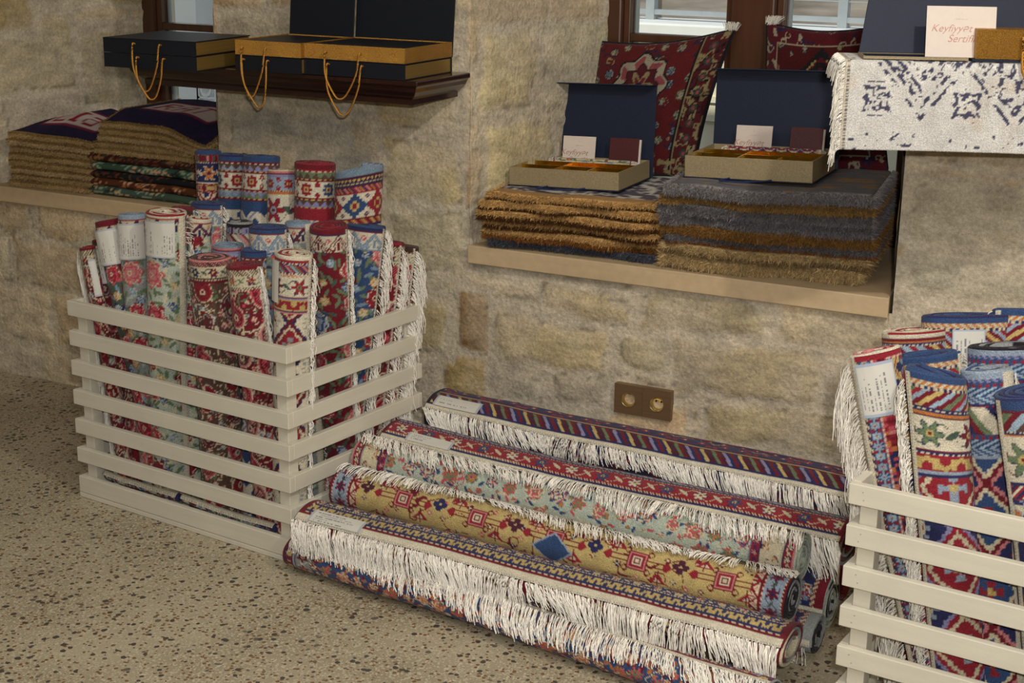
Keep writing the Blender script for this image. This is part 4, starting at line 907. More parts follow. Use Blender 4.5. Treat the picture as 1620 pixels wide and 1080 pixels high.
# ------------------------------------------------ gift boxes
def dirs(deg): a=math.radians(deg); return np.array([math.cos(a),math.sin(a),0]),np.array([-math.sin(a),math.cos(a),0])
GC=H('c8913f')
def loop(o,w_,drop,f,fwd,mat_,col,root,name='cord_handle',r=.0028,og=None,skew=0):
    pts=[o+f*0, o-fwd*.012+np.array([0,0,-.004]), o-fwd*.016+f*(.05*w_+skew*.3)+np.array([0,0,-drop*.5]), o-fwd*.014+f*(w_*.35+skew)+np.array([0,0,-drop*.92]), o-fwd*.013+f*(w_*.52+skew)+np.array([0,0,-drop]),
         o-fwd*.014+f*(w_*.72+skew)+np.array([0,0,-drop*.88]), o-fwd*.016+f*(w_*.95+skew*.3)+np.array([0,0,-drop*.45]), o-fwd*.012+f*w_+np.array([0,0,-.004]), o+f*w_]
    return cord(name,pts,r,mat_,root,og,col)
def shelf_box(label,FLp,deg,w_,d_,opened,loops,lidw=None,front_top=None,z0=1.1435,hh=.040):
    f,b=dirs(deg); z=np.array([0,0,1.]); o=np.array(FLp,float); o[2]=z0; root=empty('gift_box',o,label,'box','gift boxes on the left shelf')
    m=MB(); m.box(o,f*w_,b*d_,z*.002); m.box(o+z*.002,f*w_,b*.003,z*(hh-.003)); m.box(o+b*(d_-.003)+z*.002,f*w_,b*.003,z*(hh-.003)); m.obj('lower_cover',M_black,root,o)
    m=MB(); m.box(o+f*.003+b*.0032+z*.0022,f*(w_-.006),b*(d_-.0065),z*(hh-.005)); m.obj('lower_tray',M_goldside,root,o,bevel=.0006)
    m=MB(); q=o+z*hh; m.box(q,f*w_,b*d_,z*.0022)
    if not opened: m.box(q+z*(hh-.003),f*w_,b*d_,z*.0025); m.box(q+z*.002,f*w_,b*.003,z*(hh-.004))
    m.obj('middle_board',M_black,root,o)
    m=MB(); q=o+z*(hh+.0024); 
    if opened:
        t=.004
        m.box(q,f*w_,b*t,z*(hh-.001)); m.box(q+b*(d_-t),f*w_,b*t,z*(hh-.001)); m.box(q+b*t,f*t,b*(d_-2*t),z*(hh-.001)); m.box(q+b*t+f*(w_-t),f*t,b*(d_-2*t),z*(hh-.001)); m.box(q+b*t+f*t,f*(w_-2*t),b*(d_-2*t),z*.003)
        m.obj('upper_tray',M_gold,root,o,bevel=.0005)
        m=MB(); m.box(q+b*(t+.0005)+f*(t+.0005)+z*.0035,f*(w_-2*t-.001),b*(d_-2*t-.001),z*(hh-.0075)); m.obj('navy_insert',M_black,root,o,bevel=.001)
        lw=w_; m=MB(); l=math.radians(6); up=z*math.cos(l)+b*math.sin(l); q=o+b*(d_+.0005)+z*hh; H_=d_+.03
        m.box(q,f*lw,b*.0035,up*H_); m.obj('lid',M_black,root,o,bevel=.0006)
    else:
        m.box(q+f*.003+b*.0035,f*(w_-.006),b*(d_-.0065),z*(hh-.0065)); m.obj('upper_tray',M_goldside,root,o,bevel=.0005)
    for (u0,zf,lw,dr,sk) in loops:
        loop(o+f*u0+z*zf,lw,dr,f,b,M_cord,GC,root,og=o,skew=sk)
A_=at(167.7,106.7,2,1.143); E_=at(323.3,114.3,2,1.143); 
shelf_box('closed navy gift box with gold side and cords, left end of the shelf',(A_[0]-.02,3.20,0),5,.30,.27,False,[(.105,.066,.085,.125,-.005),(.115,.030,.085,.11,.002)])
yb,yc=3.33,3.352
xb0,xb1=xat(373,yb,1.143),xat(477,yb,1.143); xc0,xc1=xat(481,yc,1.143),xat(638,yc,1.143)
shelf_box('open gift box with gold glitter front, between the other two on the left shelf',(xb0,yb,0),1.5,xb1-xb0-.004,.255,True,[(.03,.062,.075,.13,-.01),(.03,.030,.08,.125,.012)])
shelf_box('large open gift box with gold glitter tray, right end of the left shelf',(xc0,yc,0),1.5,xc1-xc0,.255,True,[(.075,.062,.105,.12,-.008),(.08,.030,.105,.13,-.004)])

def script_text(parent,og,o,f,up,nrm,W_,Hh,lines,mat_=None):
    for (txt,u,v,size,shear) in lines:
        c=bpy.data.curves.new('lettering','FONT'); c.body=txt; c.size=size; c.shear=shear; c.extrude=.00012; c.align_x='CENTER'; c.offset=-.0002
        tmp=bpy.data.objects.new('lettering',c); COL.objects.link(tmp); bpy.context.view_layer.update()
        me=bpy.data.meshes.new_from_object(tmp.evaluated_get(bpy.context.evaluated_depsgraph_get())); bpy.data.objects.remove(tmp); bpy.data.curves.remove(c)
        me.materials.clear(); me.materials.append(mat_ or M_ink)
        ob=bpy.data.objects.new('lettering',me); COL.objects.link(ob); ob.parent=parent
        p=o+f*(u*W_)+up*(v*Hh)+nrm*.0007-og
        ob.matrix_local=Matrix(((f[0],up[0],nrm[0],p[0]),(f[1],up[1],nrm[1],p[1]),(f[2],up[2],nrm[2],p[2]),(0,0,0,1)))
def card(label,o,f,b,w_,h_,lean):
    z=np.array([0,0,1.]); up=z*math.cos(lean)+b*math.sin(lean); nrm=-(b*math.cos(lean)-z*math.sin(lean)); o=np.array(o,float)
    m=MB(); m.box(o,f*w_,-nrm*.0012,up*h_); c=m.obj('certificate_card',M_card,None,o,loc=o); tag(c,label,'card','certificate cards')
    script_text(c,o,o,f,up,nrm,w_,h_,[('Keyfiyyət',.36,.50,.0175*h_/.085,.35),('Sertifikatı',.60,.30,.0175*h_/.085,.35),('Y',.5,.84,.006,0),('AZƏRXALÇA',.5,.74,.0042,0),('~',.74,.10,.013,.4)])
    return c
def booklet(label,o,f,b,w_,h_,lean,pages=True):
    z=np.array([0,0,1.]); up=z*math.cos(lean)+b*math.sin(lean); nrm=-(b*math.cos(lean)-z*math.sin(lean)); o=np.array(o,float)
    root=empty('booklet',o,label,'booklet','burgundy booklets')
    m=MB(); m.box(o,f*w_,-nrm*.002,up*h_); cv=m.obj('cover',M_booklet,root,o,bevel=.0006)
    m=MB(); m.box(o+f*(w_*.02)-nrm*.0022,f*(w_*1.04),-nrm*.005,up*h_*.97); m.obj('pages',M_card,root,o)
    script_text(cv,o,o,f,up,nrm,w_,h_,[('Y',.62,.26,.012,0),('— — —',.62,.12,.005,0)])
def paper_box(label,FL,deg,w_,d_,h_,lidh,cardlab,booklab,minilab,minipat,seed,mtray):
    f,b=dirs(deg); z=np.array([0,0,1.]); f=f+.030*z; f/=np.linalg.norm(f); z=np.cross(f,b); o=np.array(FL,float); root=empty('presentation_box',o,label,'box','open presentation boxes on the rug stacks')
    m=MB(); m.box(o-f*.004-b*.004,f*(w_+.008),b*(d_+.012),z*.0025); m.obj('base_board',M_navy,root,o,bevel=.0006)
    q=o+z*.0027; t=.004; m=MB()
    m.box(q,f*w_,b*t,z*h_); m.box(q+b*(d_-t),f*w_,b*t,z*h_); m.box(q+b*t,f*t,b*(d_-2*t),z*h_); m.box(q+b*t+f*(w_-t),f*t,b*(d_-2*t),z*h_); m.box(q+b*t+f*t,f*(w_-2*t),b*(d_-2*t),z*.003)
    tr=m.obj('tray',mtray,root,o,bevel=.0006)
    for (u0,v0,uu,vv) in [(.02,.30,.96,0),(.02,.60,.96,0),(.40,.02,0,.58),(.70,.02,0,.3)]:
        m=MB(); m.box(q+f*(w_*u0)+b*(d_*v0)+z*.003,f*(w_*uu if uu else .003),b*(d_*vv if vv else .003),z*(h_-.0045)); m.obj('foil_divider',M_foil,tr,o)
    m=MB(); m.box(q+f*w_*.02+b*d_*.03+z*.003,f*w_*.96,b*d_*.57,z*h_*.55); m.obj('foil_insert',M_foil,tr,o,bevel=.002)
    l=math.radians(7); up=z*math.cos(l)+b*math.sin(l); q2=o-f*.006+b*(d_+.009)
    m=MB(); m.box(q2+z*.001,f*(w_+.012),b*.004,up*lidh); ld=m.obj('lid',M_navy,root,o,bevel=.0008)
    nn=-(b*math.cos(l)-z*math.sin(l)); m=MB(); m.box(q2+z*.001+up*(lidh-.002),f*(w_+.012),nn*.052,up*.0035); m.obj('lid_flap',M_navy,ld,o,bevel=.0008)
    # navy cord loop lying in front
    p0=o+f*(w_*.36)-b*.003+z*.004; dz=z*.0
    pts=[p0,p0-b*.02+z*.002,p0-b*.045-f*.012+z*.001,p0-b*.052+f*.02+z*.0005,p0-b*.05+f*.06+z*.001,p0-b*.035+f*.10+z*.002,p0-b*.004+f*.115+z*.001]
    cord('cord_loop',pts,.0026,M_ncord,root,o,H('1c2a5a'))
    # things in the box
    s=o+b*(d_-.012)+z*(.012)
    lean=math.radians(7)
    card(cardlab,o+f*(w_*.20)+b*(d_-.030)+z*.008,f,b,.102,.108,lean)
    booklet(booklab,o+f*(w_*.64)+b*(d_-.028)+z*.008,f,b,.090,.108,lean)
    a=o+f*(w_*.17)+b*(d_*.74)+z*(h_-.002); c_=o+f*(w_*.93)+b*(d_*.74)+z*(h_-.002)
    r_,sf,L_=roll(minilab,a,c_,.0115,.0125,1.0,-1,both(minipat),['white','cream'],res=.0016,seed=seed,ends=(0,1),name='miniature_rug',cat='rug',th=.003,turns=2,group='miniature rugs in the presentation boxes')
    S=[]
    for k in range(90):
        e=k%2; bs=a if e==0 else c_; sg=-1 if e==0 else 1; an=RS.rand()*6.28; rr=.008*math.sqrt(RS.rand()); st_=bs+b*rr*math.cos(an)+z*rr*math.sin(an)
        S.append([st_+f*sg*t_*.014+z*(-.004*t_*t_)+b*RS.randn()*.001*t_ for t_ in (0,.35,.7,1)])
    v,fc,cc=tubes(np.array(S),.0006,FR); mk('fringe',v,fc,M_fringe,r_,cc,False,a)
mini1=rug([(.004,b_plain('white')),(.003,b_plain('red')),(.004,b_diag(['blue','white'],.003))],f_rose('cream','green','ochre',[('red','rose','cream'),('dred','red','cream')],.009,3),None,0)
mini2=rug([(.004,b_plain('cream')),(.006,b_diag(['red','white'],.003))],f_kilim(['red','blue','cream','lblue','dred'],.03,3),None,0)
TB1=at(806,294,2,.822); TB2=at(1083,283,2,.886)
T1=.8225;T2=.8865

# ------------------------------------------------ folded rugs in stacks
def wave_at(cf,x): a,b_,c,d_=cf; return a*np.sin(x*b_+c)+a*.5*np.sin(x*b_*2.3+d_)
def folded(label,FL,deg,w_,d_,z0,th,cols,seed,cf,group,fur=(1,1),furlen=.014,dens=1.,top=None,r=.5,cat='rug',hump=None,name='folded_rug',jag=.006):
    """slab with rounded edges; cols = list of (fraction of the height, colour)"""
    f,b=dirs(deg); rs=np.random.RandomState(seed); o=np.array(FL,float); o[2]=z0; z=np.array([0,0,1.])
    nx=int(w_/.008)+1; ring=[]
    rr=th*r
    for a in np.linspace(-90,90,7): ring.append((rr-rr*math.cos(math.radians(a)),th/2+(th/2)*math.sin(math.radians(a))))
    ntop=int(d_/.008)
    ring+=[(q,th) for q in np.linspace(rr,d_-rr,ntop)[1:-1]]
    for a in np.linspace(90,-90,5): ring.append((d_-rr+rr*math.cos(math.radians(a)),th/2+(th/2)*math.sin(math.radians(a))))
    ring.append((d_*.5,0)); ring.append((rr,0))
    ring=np.array(ring); nr=len(ring); xs=np.linspace(0,w_,nx)
    X=np.repeat(xs[:,None],nr,1); Y=np.repeat(ring[None,:,0],nx,0); Z=np.repeat(ring[None,:,1],nx,0)
    fj=jag*(vn(xs*9,xs*0,seed)-.5)*2
    Yj=Y+fj[:,None]*(1-Y/d_)
    Zw=Z*(1+.22*(vn(X*11,Z*0+2,seed)-.6)*(Z>th*.5))+wave_at(cf,X)*(1-.3*Y/d_)
    if hump is not None: Zw=Zw+hump(X/w_,Y/d_)
    xin=np.ones(nx); e=np.minimum(xs,w_-xs); 
    sq=np.sqrt(np.clip(1-(1-np.clip(e/(th*.5),0,1))**2,0.05,1)); Zc=Zw*1.0; mid=wave_at(cf,X)*(1-.3*Y/d_)+th/2+(hump(X/w_,Y/d_) if hump is not None else 0)
    Zc=mid+(Zw-mid)*sq[:,None]
    V=o+X[...,None]*f+Yj[...,None]*b+Zc[...,None]*z
    bounds=np.cumsum([q for q,_ in cols]); cl=np.array([H(c) for _,c in cols])
    idx=np.clip(np.searchsorted(bounds,Z/th-1e-6),0,len(cols)-1); C=cl[idx]*(.8+.4*vn(X*60,Y*60+Z*300,seed))[...,None]
    if top is not None:
        k=(Z>=th-1e-6); Ct=top(X/w_,Y/d_); C[k]=Ct[k]
    i=np.arange(nx-1)[:,None]*nr+np.arange(nr)[None]; j=np.arange(nx-1)[:,None]*nr+(np.arange(nr)[None]+1)%nr
    F=np.stack([i.ravel(),j.ravel(),(j+nr).ravel(),(i+nr).ravel()],1)
    V_=V.reshape(-1,3); c0=V[0].mean(0);c1=V[-1].mean(0); n_=len(V_)
    V_=np.vstack([V_,c0,c1]); C_=np.vstack([C.reshape(-1,3),cl[0],cl[0]])
    T0=np.array([((k+1)%nr,k,n_) for k in range(nr)]); T1_=np.array([((nx-1)*nr+k,(nx-1)*nr+(k+1)%nr,n_+1) for k in range(nr)])
    ob=mk(name,V_,[F,T0,T1_],M_fur,None,C_,True,o,0,o); tag(ob,label,cat,group)
    # pile at the cut edges
    pts=[];nrm=[];cc=[]
    def addp(xq,yq,zq,nv):
        wv=wave_at(cf,xq)*(1-.3*yq/d_)+(hump(xq/w_,yq/d_) if hump is not None else 0)
        pts.append(o+xq[:,None]*f+yq[:,None]*b+(zq+wv)[:,None]*z); nrm.append(np.tile(nv,(len(xq),1)))
        ii=np.clip(np.searchsorted(bounds,zq/th+rs.randn(len(xq))*.04),0,len(cols)-1); cc.append(cl[ii]*(.72+.5*rs.rand(len(xq),1))*(.85+.3*vn(xq*40,zq*80,seed))[:,None])
    if fur[0]:
        N=int(w_*th*dens*640000); xq=rs.rand(N)*w_; zq=th*rs.rand(N); addp(xq,fj[0]*0+np.interp(xq,xs,fj)+rr*(1-np.sqrt(np.clip(1-(2*zq/th-1)**2,0,1)))*.9+.001,zq,-b)
    if fur[1]:
        N=int(d_*th*dens*420000); addp(np.full(N,.001)+.002*rs.rand(N),rs.rand(N)*d_,th*rs.rand(N),-f); addp(np.full(N,w_-.001)-.002*rs.rand(N),rs.rand(N)*d_,th*rs.rand(N),f)
    if pts:
        Pp=np.vstack(pts);Nn=np.vstack(nrm);Cc=np.vstack(cc); N=len(Pp); ln=furlen*(.5+.7*rs.rand(N,1))
        side=rs.randn(N,3)*.0008; dr=Nn+rs.randn(N,3)*.42+np.array([0,0,-.28]); 
        p1=Pp+dr*ln*.5; p2=Pp+dr*ln+np.array([0,0,-.0012])
        V=np.stack([Pp-side,Pp+side,p1+side*.7,p2,p1-side*.7],1).reshape(-1,3); k=np.arange(N)[:,None]*5
        mk('pile_edge',V,[np.hstack([k,k+1,k+2,k+4]),np.hstack([k+4,k+2,k+3])],M_fur,ob,np.repeat(Cc,5,0),False,o)
    return ob
TAN='c9a066';TAN2='a07a48';DBR='59391f';BRN='8a5a2e';GRY='827c7c';GR2='6e6a6c';CRMF='c4a878';DG='3a3a40'
ordn=['topmost','second from the top','third from the top','fourth from the top','fifth from the top','sixth from the top','seventh from the top','eighth from the top']
# tan and brown stack
cf1=(.0035,9,.6,1.9); z=SILL+.006
lay=[(.020,[(1,'50525c')]),(.028,[(.55,BRN),(1,TAN)]),(.026,[(.5,DBR),(1,TAN)]),(.026,[(.55,DBR),(1,TAN)]),(.024,[(.4,DBR),(1,TAN)]),(.020,[(.3,DBR),(1,TAN)])]
def top1(u,v):
    n=fbm(u*14,v*14,5,3); c=mix(np.broadcast_to(H('5a5560'),u.shape+(3,)),H('c4c0b8'),(np.abs(n-.5)<.06)); return np.where((v<.14)[...,None],H('a8845a')*(.8+.4*vn(u*60,v*60,3))[...,None],c)
lb1=['bottom','fifth','fourth','third','second','top']
names1=['dark blue grey rug at the bottom of the brown stack on the right sill','tan and rust fur edged rug, second from the bottom of the brown stack','tan and dark brown fur edged rug, third from the bottom of the brown stack','tan and dark brown fur edged rug, fourth from the bottom of the brown stack','thin tan fur edged rug second from the top of the brown stack','tan edged folded rug on top of the brown stack, under the left presentation box']
s0=at(752,396,1,3.60)
for i,(th,cols) in enumerate(lay):
    jx=[.02,.006,.01,-.004,.0,.012][i]; dp=[.40,.44,.44,.46,.46,.44][i]
    folded(names1[i],(-1.995+jx,3.605+[.02,.012,.01,0,.002,.022][i],0),8,.50-[.03,.0,.01,-.008,0,.03][i],dp,z,th,cols,100+i,cf1,'brown fur edged rugs on the right sill',top=top1 if i==5 else None,furlen=.010,jag=.022,hump=(lambda u,v,i=i:.0095*u*i/5.)); z+=th*1.0+.0006
z1=z
# grey stack
cf2=(.0035,8,2.0,.7); z=SILL+.006
lay=[(.030,[(1,CRMF)]),(.026,[(.5,'8a7350'),(1,CRMF)]),(.024,[(.35,BRN),(1,GR2)]),(.026,[(1,'8a6436')]),(.028,[(.5,GRY),(1,GR2)]),(.024,[(.45,GRY),(1,GR2)]),(.024,[(.5,'a07c48'),(1,'8a6a40')]),(.030,[(1,'8a8585')])]
names2=['beige fur edged rug at the bottom of the grey stack on the right sill','beige shaggy rug, second from the bottom of the grey stack','grey and rust edged rug, third from the bottom of the grey stack','ochre brown edged rug, fourth from the bottom of the grey stack','dark grey fur edged rug in the middle of the grey stack','grey fur edged rug, third from the top of the grey stack','ochre edged rug, second from the top of the grey stack','grey fluffy rug on top of the grey stack, under the right presentation box']
def top2(u,v):
    n=fbm(u*5+v*1.0,v*22,9,3); c=mix(np.broadcast_to(H('6f6f76'),u.shape+(3,)),H('96784f'),ss(.5,.6,n)); return c*(.8+.4*vn(u*70,v*70,3))[...,None]
for i,(th,cols) in enumerate(lay):
    folded(names2[i],(-1.470+[.0,.004,.006,-.004,-.006,-.012,-.01,.004][i],3.652+[.0,.004,.015,.01,.006,.004,.012,.0][i],0),8,.545-[.03,.02,.01,0,0,-.006,0,.01][i],.43,z,th,cols,120+i,cf2,'grey fur edged rugs on the right sill',top=top2 if i==7 else None,furlen=.014 if i<2 else .010,jag=.018,hump=(lambda u,v,i=i:.011*u*i/7.)); z+=th+.0006
z2=z
paper_box('open gold paper presentation box with navy lid on the brown rug stack',(xat(806,3.755,z1),3.755,z1+.0035),3,.330,.25,.050,.262,'white certificate card leaning in the left presentation box','burgundy booklet with white pages in the left presentation box','miniature rug with red roses rolled in the left presentation box',mini1,151,M_kraft)
paper_box('open gold paper presentation box with bright blue lid edge on the grey rug stack',(xat(1083,3.765,z2),3.765,z2+.0035),3,.345,.25,.056,.262,'white certificate card leaning in the right presentation box','dark burgundy booklet in the right presentation box by the white rug','miniature rug with red and blue stripes in the right presentation box',mini2,152,M_kraft)
# left niche stacks
cf3=(.006,11,.4,1.0); z=SILL+.002
GLYPH={'L':['10000','10000','10000','10000','10000','10000','11111'],'I':['01110','00100','00100','00100','00100','00100','01110'],'a':['00000','01110','00001','01111','10001','10001','01111'],'R':['11110','10001','10001','11110','10100','10010','10001'],'A':['01110','10001','10001','11111','10001','10001','10001'],'T':['11111','00100','00100','00100','00100','00100','00100'],'i':['00100','00000','01100','00100','00100','00100','01110']}
def lettertop(word,u0,du,v0,dv,flip=False):
    def g(u,v):
        U=u; W_=v; c=np.broadcast_to(H('2a2440'),u.shape+(3,)).copy()
        c*= (.8+.5*vn(u*80,v*80,4))[...,None]
        k=(u>.16)&(u<.84)&(v>.26)&(v<.70); c[k]=H('7a2a44'); k=(u>.18)&(u<.82)&(v>.29)&(v<.67); c[k]=H('c0b4b0')
        for i,ch in enumerate(word):
            x=(u-(u0+i*du))/(du*.78)*5; y=6.999-(v-v0)/dv*7
            xi=np.floor(x).astype(int);yi=np.floor(y).astype(int); ok=(xi>=0)&(xi<5)&(yi>=0)&(yi<7)
            G=np.array([[int(q) for q in row] for row in GLYPH[ch]]); m_=np.zeros(u.shape,bool); m_[ok]=G[yi[ok],xi[ok]]>0; c[m_]=H('8e2438')
        return c
    return g
BE=['bda070','b4986a','c2a67a','b99b69']
zl=z
s1=at(5,300,2,SILL); 
hp1=lambda u,v:.050*ss(0,.55,v)*(1-.75*np.abs(u-.45)*2)
for i in range(8):
    th=.0215
    folded(['beige wool rug at the bottom of the far left stack']*0 or ['beige pile rug at the bottom of the leftmost stack','beige pile rug, second from the bottom of the leftmost stack','beige pile rug, third from the bottom of the leftmost stack','beige pile rug, fourth from the bottom of the leftmost stack','beige pile rug, fourth from the top of the leftmost stack','beige pile rug, third from the top of the leftmost stack','beige pile rug, second from the top of the leftmost stack','navy rug with red letters on pink, on top of the leftmost stack'][i],
      (-3.815+.006*(i%3),3.645+.004*(i%2),0),4,.335,.36,z,th,[(.7,BE[i%4]),(1,'8f7349')],140+i,(.006*i/7,11,.4,1.0),'beige pile rugs on the left sill',furlen=.005,dens=.9,top=lettertop('LIa',.24,.17,.34,.28) if i==7 else None,hump=(lambda u,v,i=i:hp1(u,v)*(i/7.)),jag=.004); z+=th+.0005
z=SILL+.002
def flor(seed,pal):
    def g(u,v):
        im=Im(u.shape,H(pal[0])*1.25); n=fbm(u*16,v*12,seed,3)
        for a,b_,c in ((.40,.46,1),(.52,.56,2),(.60,.66,3)): im.c[(n>a)&(n<b_)]=H(pal[c])*1.35
        return im.c
    return g
PAL=[['3c4a40','7a8a76','a58a6a','1d2a22'],['4a2a1c','8a5a3c','b08a6a','2a1a14'],['1c1a1e','4a3a24','5a2a1e','20242c'],['3a4c40','7f937c','b08a72','1e2c24'],['3a1a18','5a3a2a','2c3a2a','7a5a3a']]
nm=['green and cream floral folded rug at the bottom of the middle left stack','rust brown floral folded rug, second from the bottom beside the tall rolls','black brown floral folded rug in the middle of the dark floral ones','green and pink floral folded rug under the dark red one','dark red and green floral folded rug just under the beige ones']
def floralfold(i):
    th=.026; ob=folded(nm[i],(-3.475-.012*(i==0)-.012*(i==4),3.665-.004*(i%2),0),3,.45,.42,z,th,[(1,PAL[i][0])],160+i,(.003,9,.3,1),'dark floral folded rugs on the left sill',fur=(0,0),top=flor(30+i,PAL[i]),jag=.005)
    me=ob.data; a=me.color_attributes['Col']; n=len(me.vertices); co=np.empty(n*3,np.float32); me.vertices.foreach_get('co',co); co=co.reshape(-1,3)
    c=np.ones((n,4),np.float32); c[:,:3]=flor(30+i,PAL[i])(co[:,0]*1.3,co[:,2]*5+co[:,1]*1.2); a.data.foreach_set('color',c.ravel())
for i in range(5): floralfold(i); z+=.0265
zb=z
hp2=lambda u,v:.030*ss(0,.3,v)-.045*ss(.55,1,u)*(1-v*.3)
nb=['beige pile rug lowest of the beige ones in the middle left stack','beige pile rug, second lowest of the beige ones in the middle left stack','beige pile rug, third of the beige ones in the middle left stack','beige pile rug just under the lettered one in the middle left stack','navy rug with red letters on white, top of the middle left stack']
for i in range(5):
    folded(nb[i],(-3.455+.008*i,3.672,0),3,.40,.42,z,.021,[(.7,BE[i%4]),(1,'8f7349')],180+i,(.003,9,.3,1),'beige pile rugs on the left sill',furlen=.005,dens=.9,top=lettertop('RAT',.24,.17,.34,.28) if i==4 else None,hump=(lambda u,v,i=i:hp2(u,v)*(i/4.)),jag=.004); z+=.0215

# ------------------------------------------------ cushions
def cushion(label,BL_,BR_,TL_,TR_,thick,paint,seed,tassel):
    BL_,BR_,TL_,TR_=[np.array(q,float) for q in (BL_,BR_,TL_,TR_)]
    n=120; u,v=np.meshgrid(np.linspace(0,1,n),np.linspace(0,1,n),indexing='ij')
    # sides bow inward a little, corners stay sharp
    bu=.045*np.sin(v*math.pi)*(2*u-1); bv=.05*np.sin(u*math.pi)*(2*v-1); uu=u-bu*.8; vv=v-bv
    P=(1-uu)[...,None]*((1-vv)[...,None]*BL_+vv[...,None]*TL_)+uu[...,None]*((1-vv)[...,None]*BR_+vv[...,None]*TR_)
    nn=np.cross(BR_-BL_,TL_-BL_); nn/=np.linalg.norm(nn)   # towards the room
    if nn[1]>0: nn=-nn
    prof=(np.clip(1-(2*u-1)**2,0,1)*np.clip(1-(2*v-1)**2,0,1))**.42
    wr=.006*(fbm(u*5,v*5,seed,3)-.5)
    Fp=P+((thick/2)*prof+wr*prof)[...,None]*nn; Bp=P-((thick/2)*prof)[...,None]*nn
    F=gf(n,n); a=Fp[1,0]-Fp[0,0];b_=Fp[0,1]-Fp[0,0]
    flip=np.cross(a,b_)@nn<0
    g=F[:,::-1] if flip else F
    base=(BL_+BR_)/2
    root=empty('cushion',base,label,'cushion','patterned cushions in the window')
    mk('cushion_cover',Fp,g,M_rug,root,paint(u,v).reshape(-1,3),True,base)
    mk('cushion_back',Bp,g[:,::-1],M_rug,root,np.tile(H('1c2030'),(n*n,1)),True,base)
    e=np.concatenate([P[:,0],P[-1,:],P[::-1,-1],P[0,::-1]]); c,f,cc=tubes(e[None,::4],.004,H('1a1c28')); mk('piping',c,f,M_rug,root,cc,True,base)
    if tassel is not None:
        q=TL_ if tassel==0 else TR_; S=[]
        for k in range(120):
            s=q+np.array([RS.uniform(-.005,.03)*(1 if tassel==0 else -1),RS.uniform(-.008,.008),RS.uniform(-.006,.004)]); d=np.array([RS.randn()*.3+(.5 if tassel==0 else .2),-.3,.9])*.024
            S.append([s+d*t_+np.array([0,0,-.004*t_**2]) for t_ in (0,.4,.8,1.)])
        v_,f_2,c_=tubes(np.array(S),.0009,FR); mk('tassel_fringe',v_,f_2,M_fringe,root,c_,False,base)
def paintA(u,v):
    x=u*.42;y=v*.42; im=Im(u.shape,H('7d1a1e')); k=np.ones(u.shape,bool)
    scat(im,k,x,y,grid_pts(x,y,.055,.055,.4,3),.03,rosem([('navy','cream','gold'),('dgreen','cream','ochre'),('navy','teal','cream')],.014,3))
    n=fbm(x*22,y*22,8,2); im.f(np.abs(n-.5)<.010,'navy'); im.f(np.abs(n-.58)<.008,'ochre')
    cx,cy=.17,.285; r=np.hypot((x-cx)*1.0,(y-cy)*.95); a=np.arctan2(y-cy,x-cx)
    R_=.095+.008*np.cos(8*a); im.f(r<R_,'black'); im.f(r<R_-.006,'cream'); im.f((r<R_-.012),'rose'); im.f((r<R_-.012)&(np.cos(8*a+1.5)>.1),'cream'); im.f(r<R_-.034,'black'); im.f(r<R_-.038,'dred')
    im.f((r<.05*(.7+.3*np.cos(6*a))),'ochre'); im.f((r<.032*(.7+.3*np.cos(6*a))),'red'); im.f(r<.012,'navy')
    xe=.42-x
    im.f(xe<.085,'black'); m=(xe<.078)&(xe>.006); im.f(m,'dred'); q=(y/.045)%1; 
    im.f(m&(np.abs(fbm(x*55,y*40,5,2)-.5)<.05),'ochre'); im.f(m&(np.abs(fbm(x*45,y*50,15,2)-.5)<.03),'black'); im.f(m&(np.hypot((q-.5)*.045,xe-.042)<.012),'dgreen'); im.f(m&(np.hypot((q-.5)*.045,xe-.042)<.006),'rose')
    im.f(np.abs(xe-.078)<.0025,'ochre'); im.f((y<.05)&(fbm(x*50,y*50,9,2)>.5),'ochre')
    return mix(im.c,im.c.mean(-1,keepdims=True)*np.ones(3),np.full(im.c.shape[:-1],.15))*.5
def paintB(u,v):
    x=u*.40;y=v*.40; im=Im(u.shape,H('5e1a1c')); k=np.ones(u.shape,bool)
    scat(im,k,x,y,grid_pts(x,y,.05,.05,.4,13),.03,rosem([('navy','ochre','cream'),('dgreen','rose','ochre')],.011,6))
    d=np.abs(x-.2)+np.abs(y-.19)*1.15; dq=np.floor(np.abs(x-.2)/.008)*.008+np.floor(np.abs(y-.19)/.008)*.0092
    im.f(dq<.175,'black'); im.f(dq<.155,'gold'); im.f(dq<.148,'dred'); im.f((np.abs(dq-.125)<.012),'black'); im.f(dq<.095,'navy'); im.f((d<.10)&(d>.095)&(((x*90)%1)<.5),'cream'); im.f(dq<.05,'dred')
    e=np.minimum(np.minimum(x,.4-x),np.minimum(y,.4-y)); m=e<.045; im.f(m,'dred'); im.f(m&(fbm(x*60,y*60,5,2)>.52),'navy'); im.f(m&(np.abs(fbm(x*50,y*50,25,2)-.5)<.04),'cream'); im.f(np.abs(e-.045)<.002,'cream')
    return im.c*.48
def cq_(u,v,y): return at(u,v,1,y)
cushion('red patterned cushion with cream medallion leaning in the window behind the left box',cq_(903,300,4.12),cq_(1096,280,4.15),cq_(950,66,4.19),cq_(1163,46,4.195),.085,paintA,1,1)
cushion('dark red cushion with stepped diamond leaning in the window behind the right box',cq_(1192,292,4.13),cq_(1405,274,4.13),cq_(1214,36,4.19),cq_(1405,40,4.19),.085,paintB,2,0)

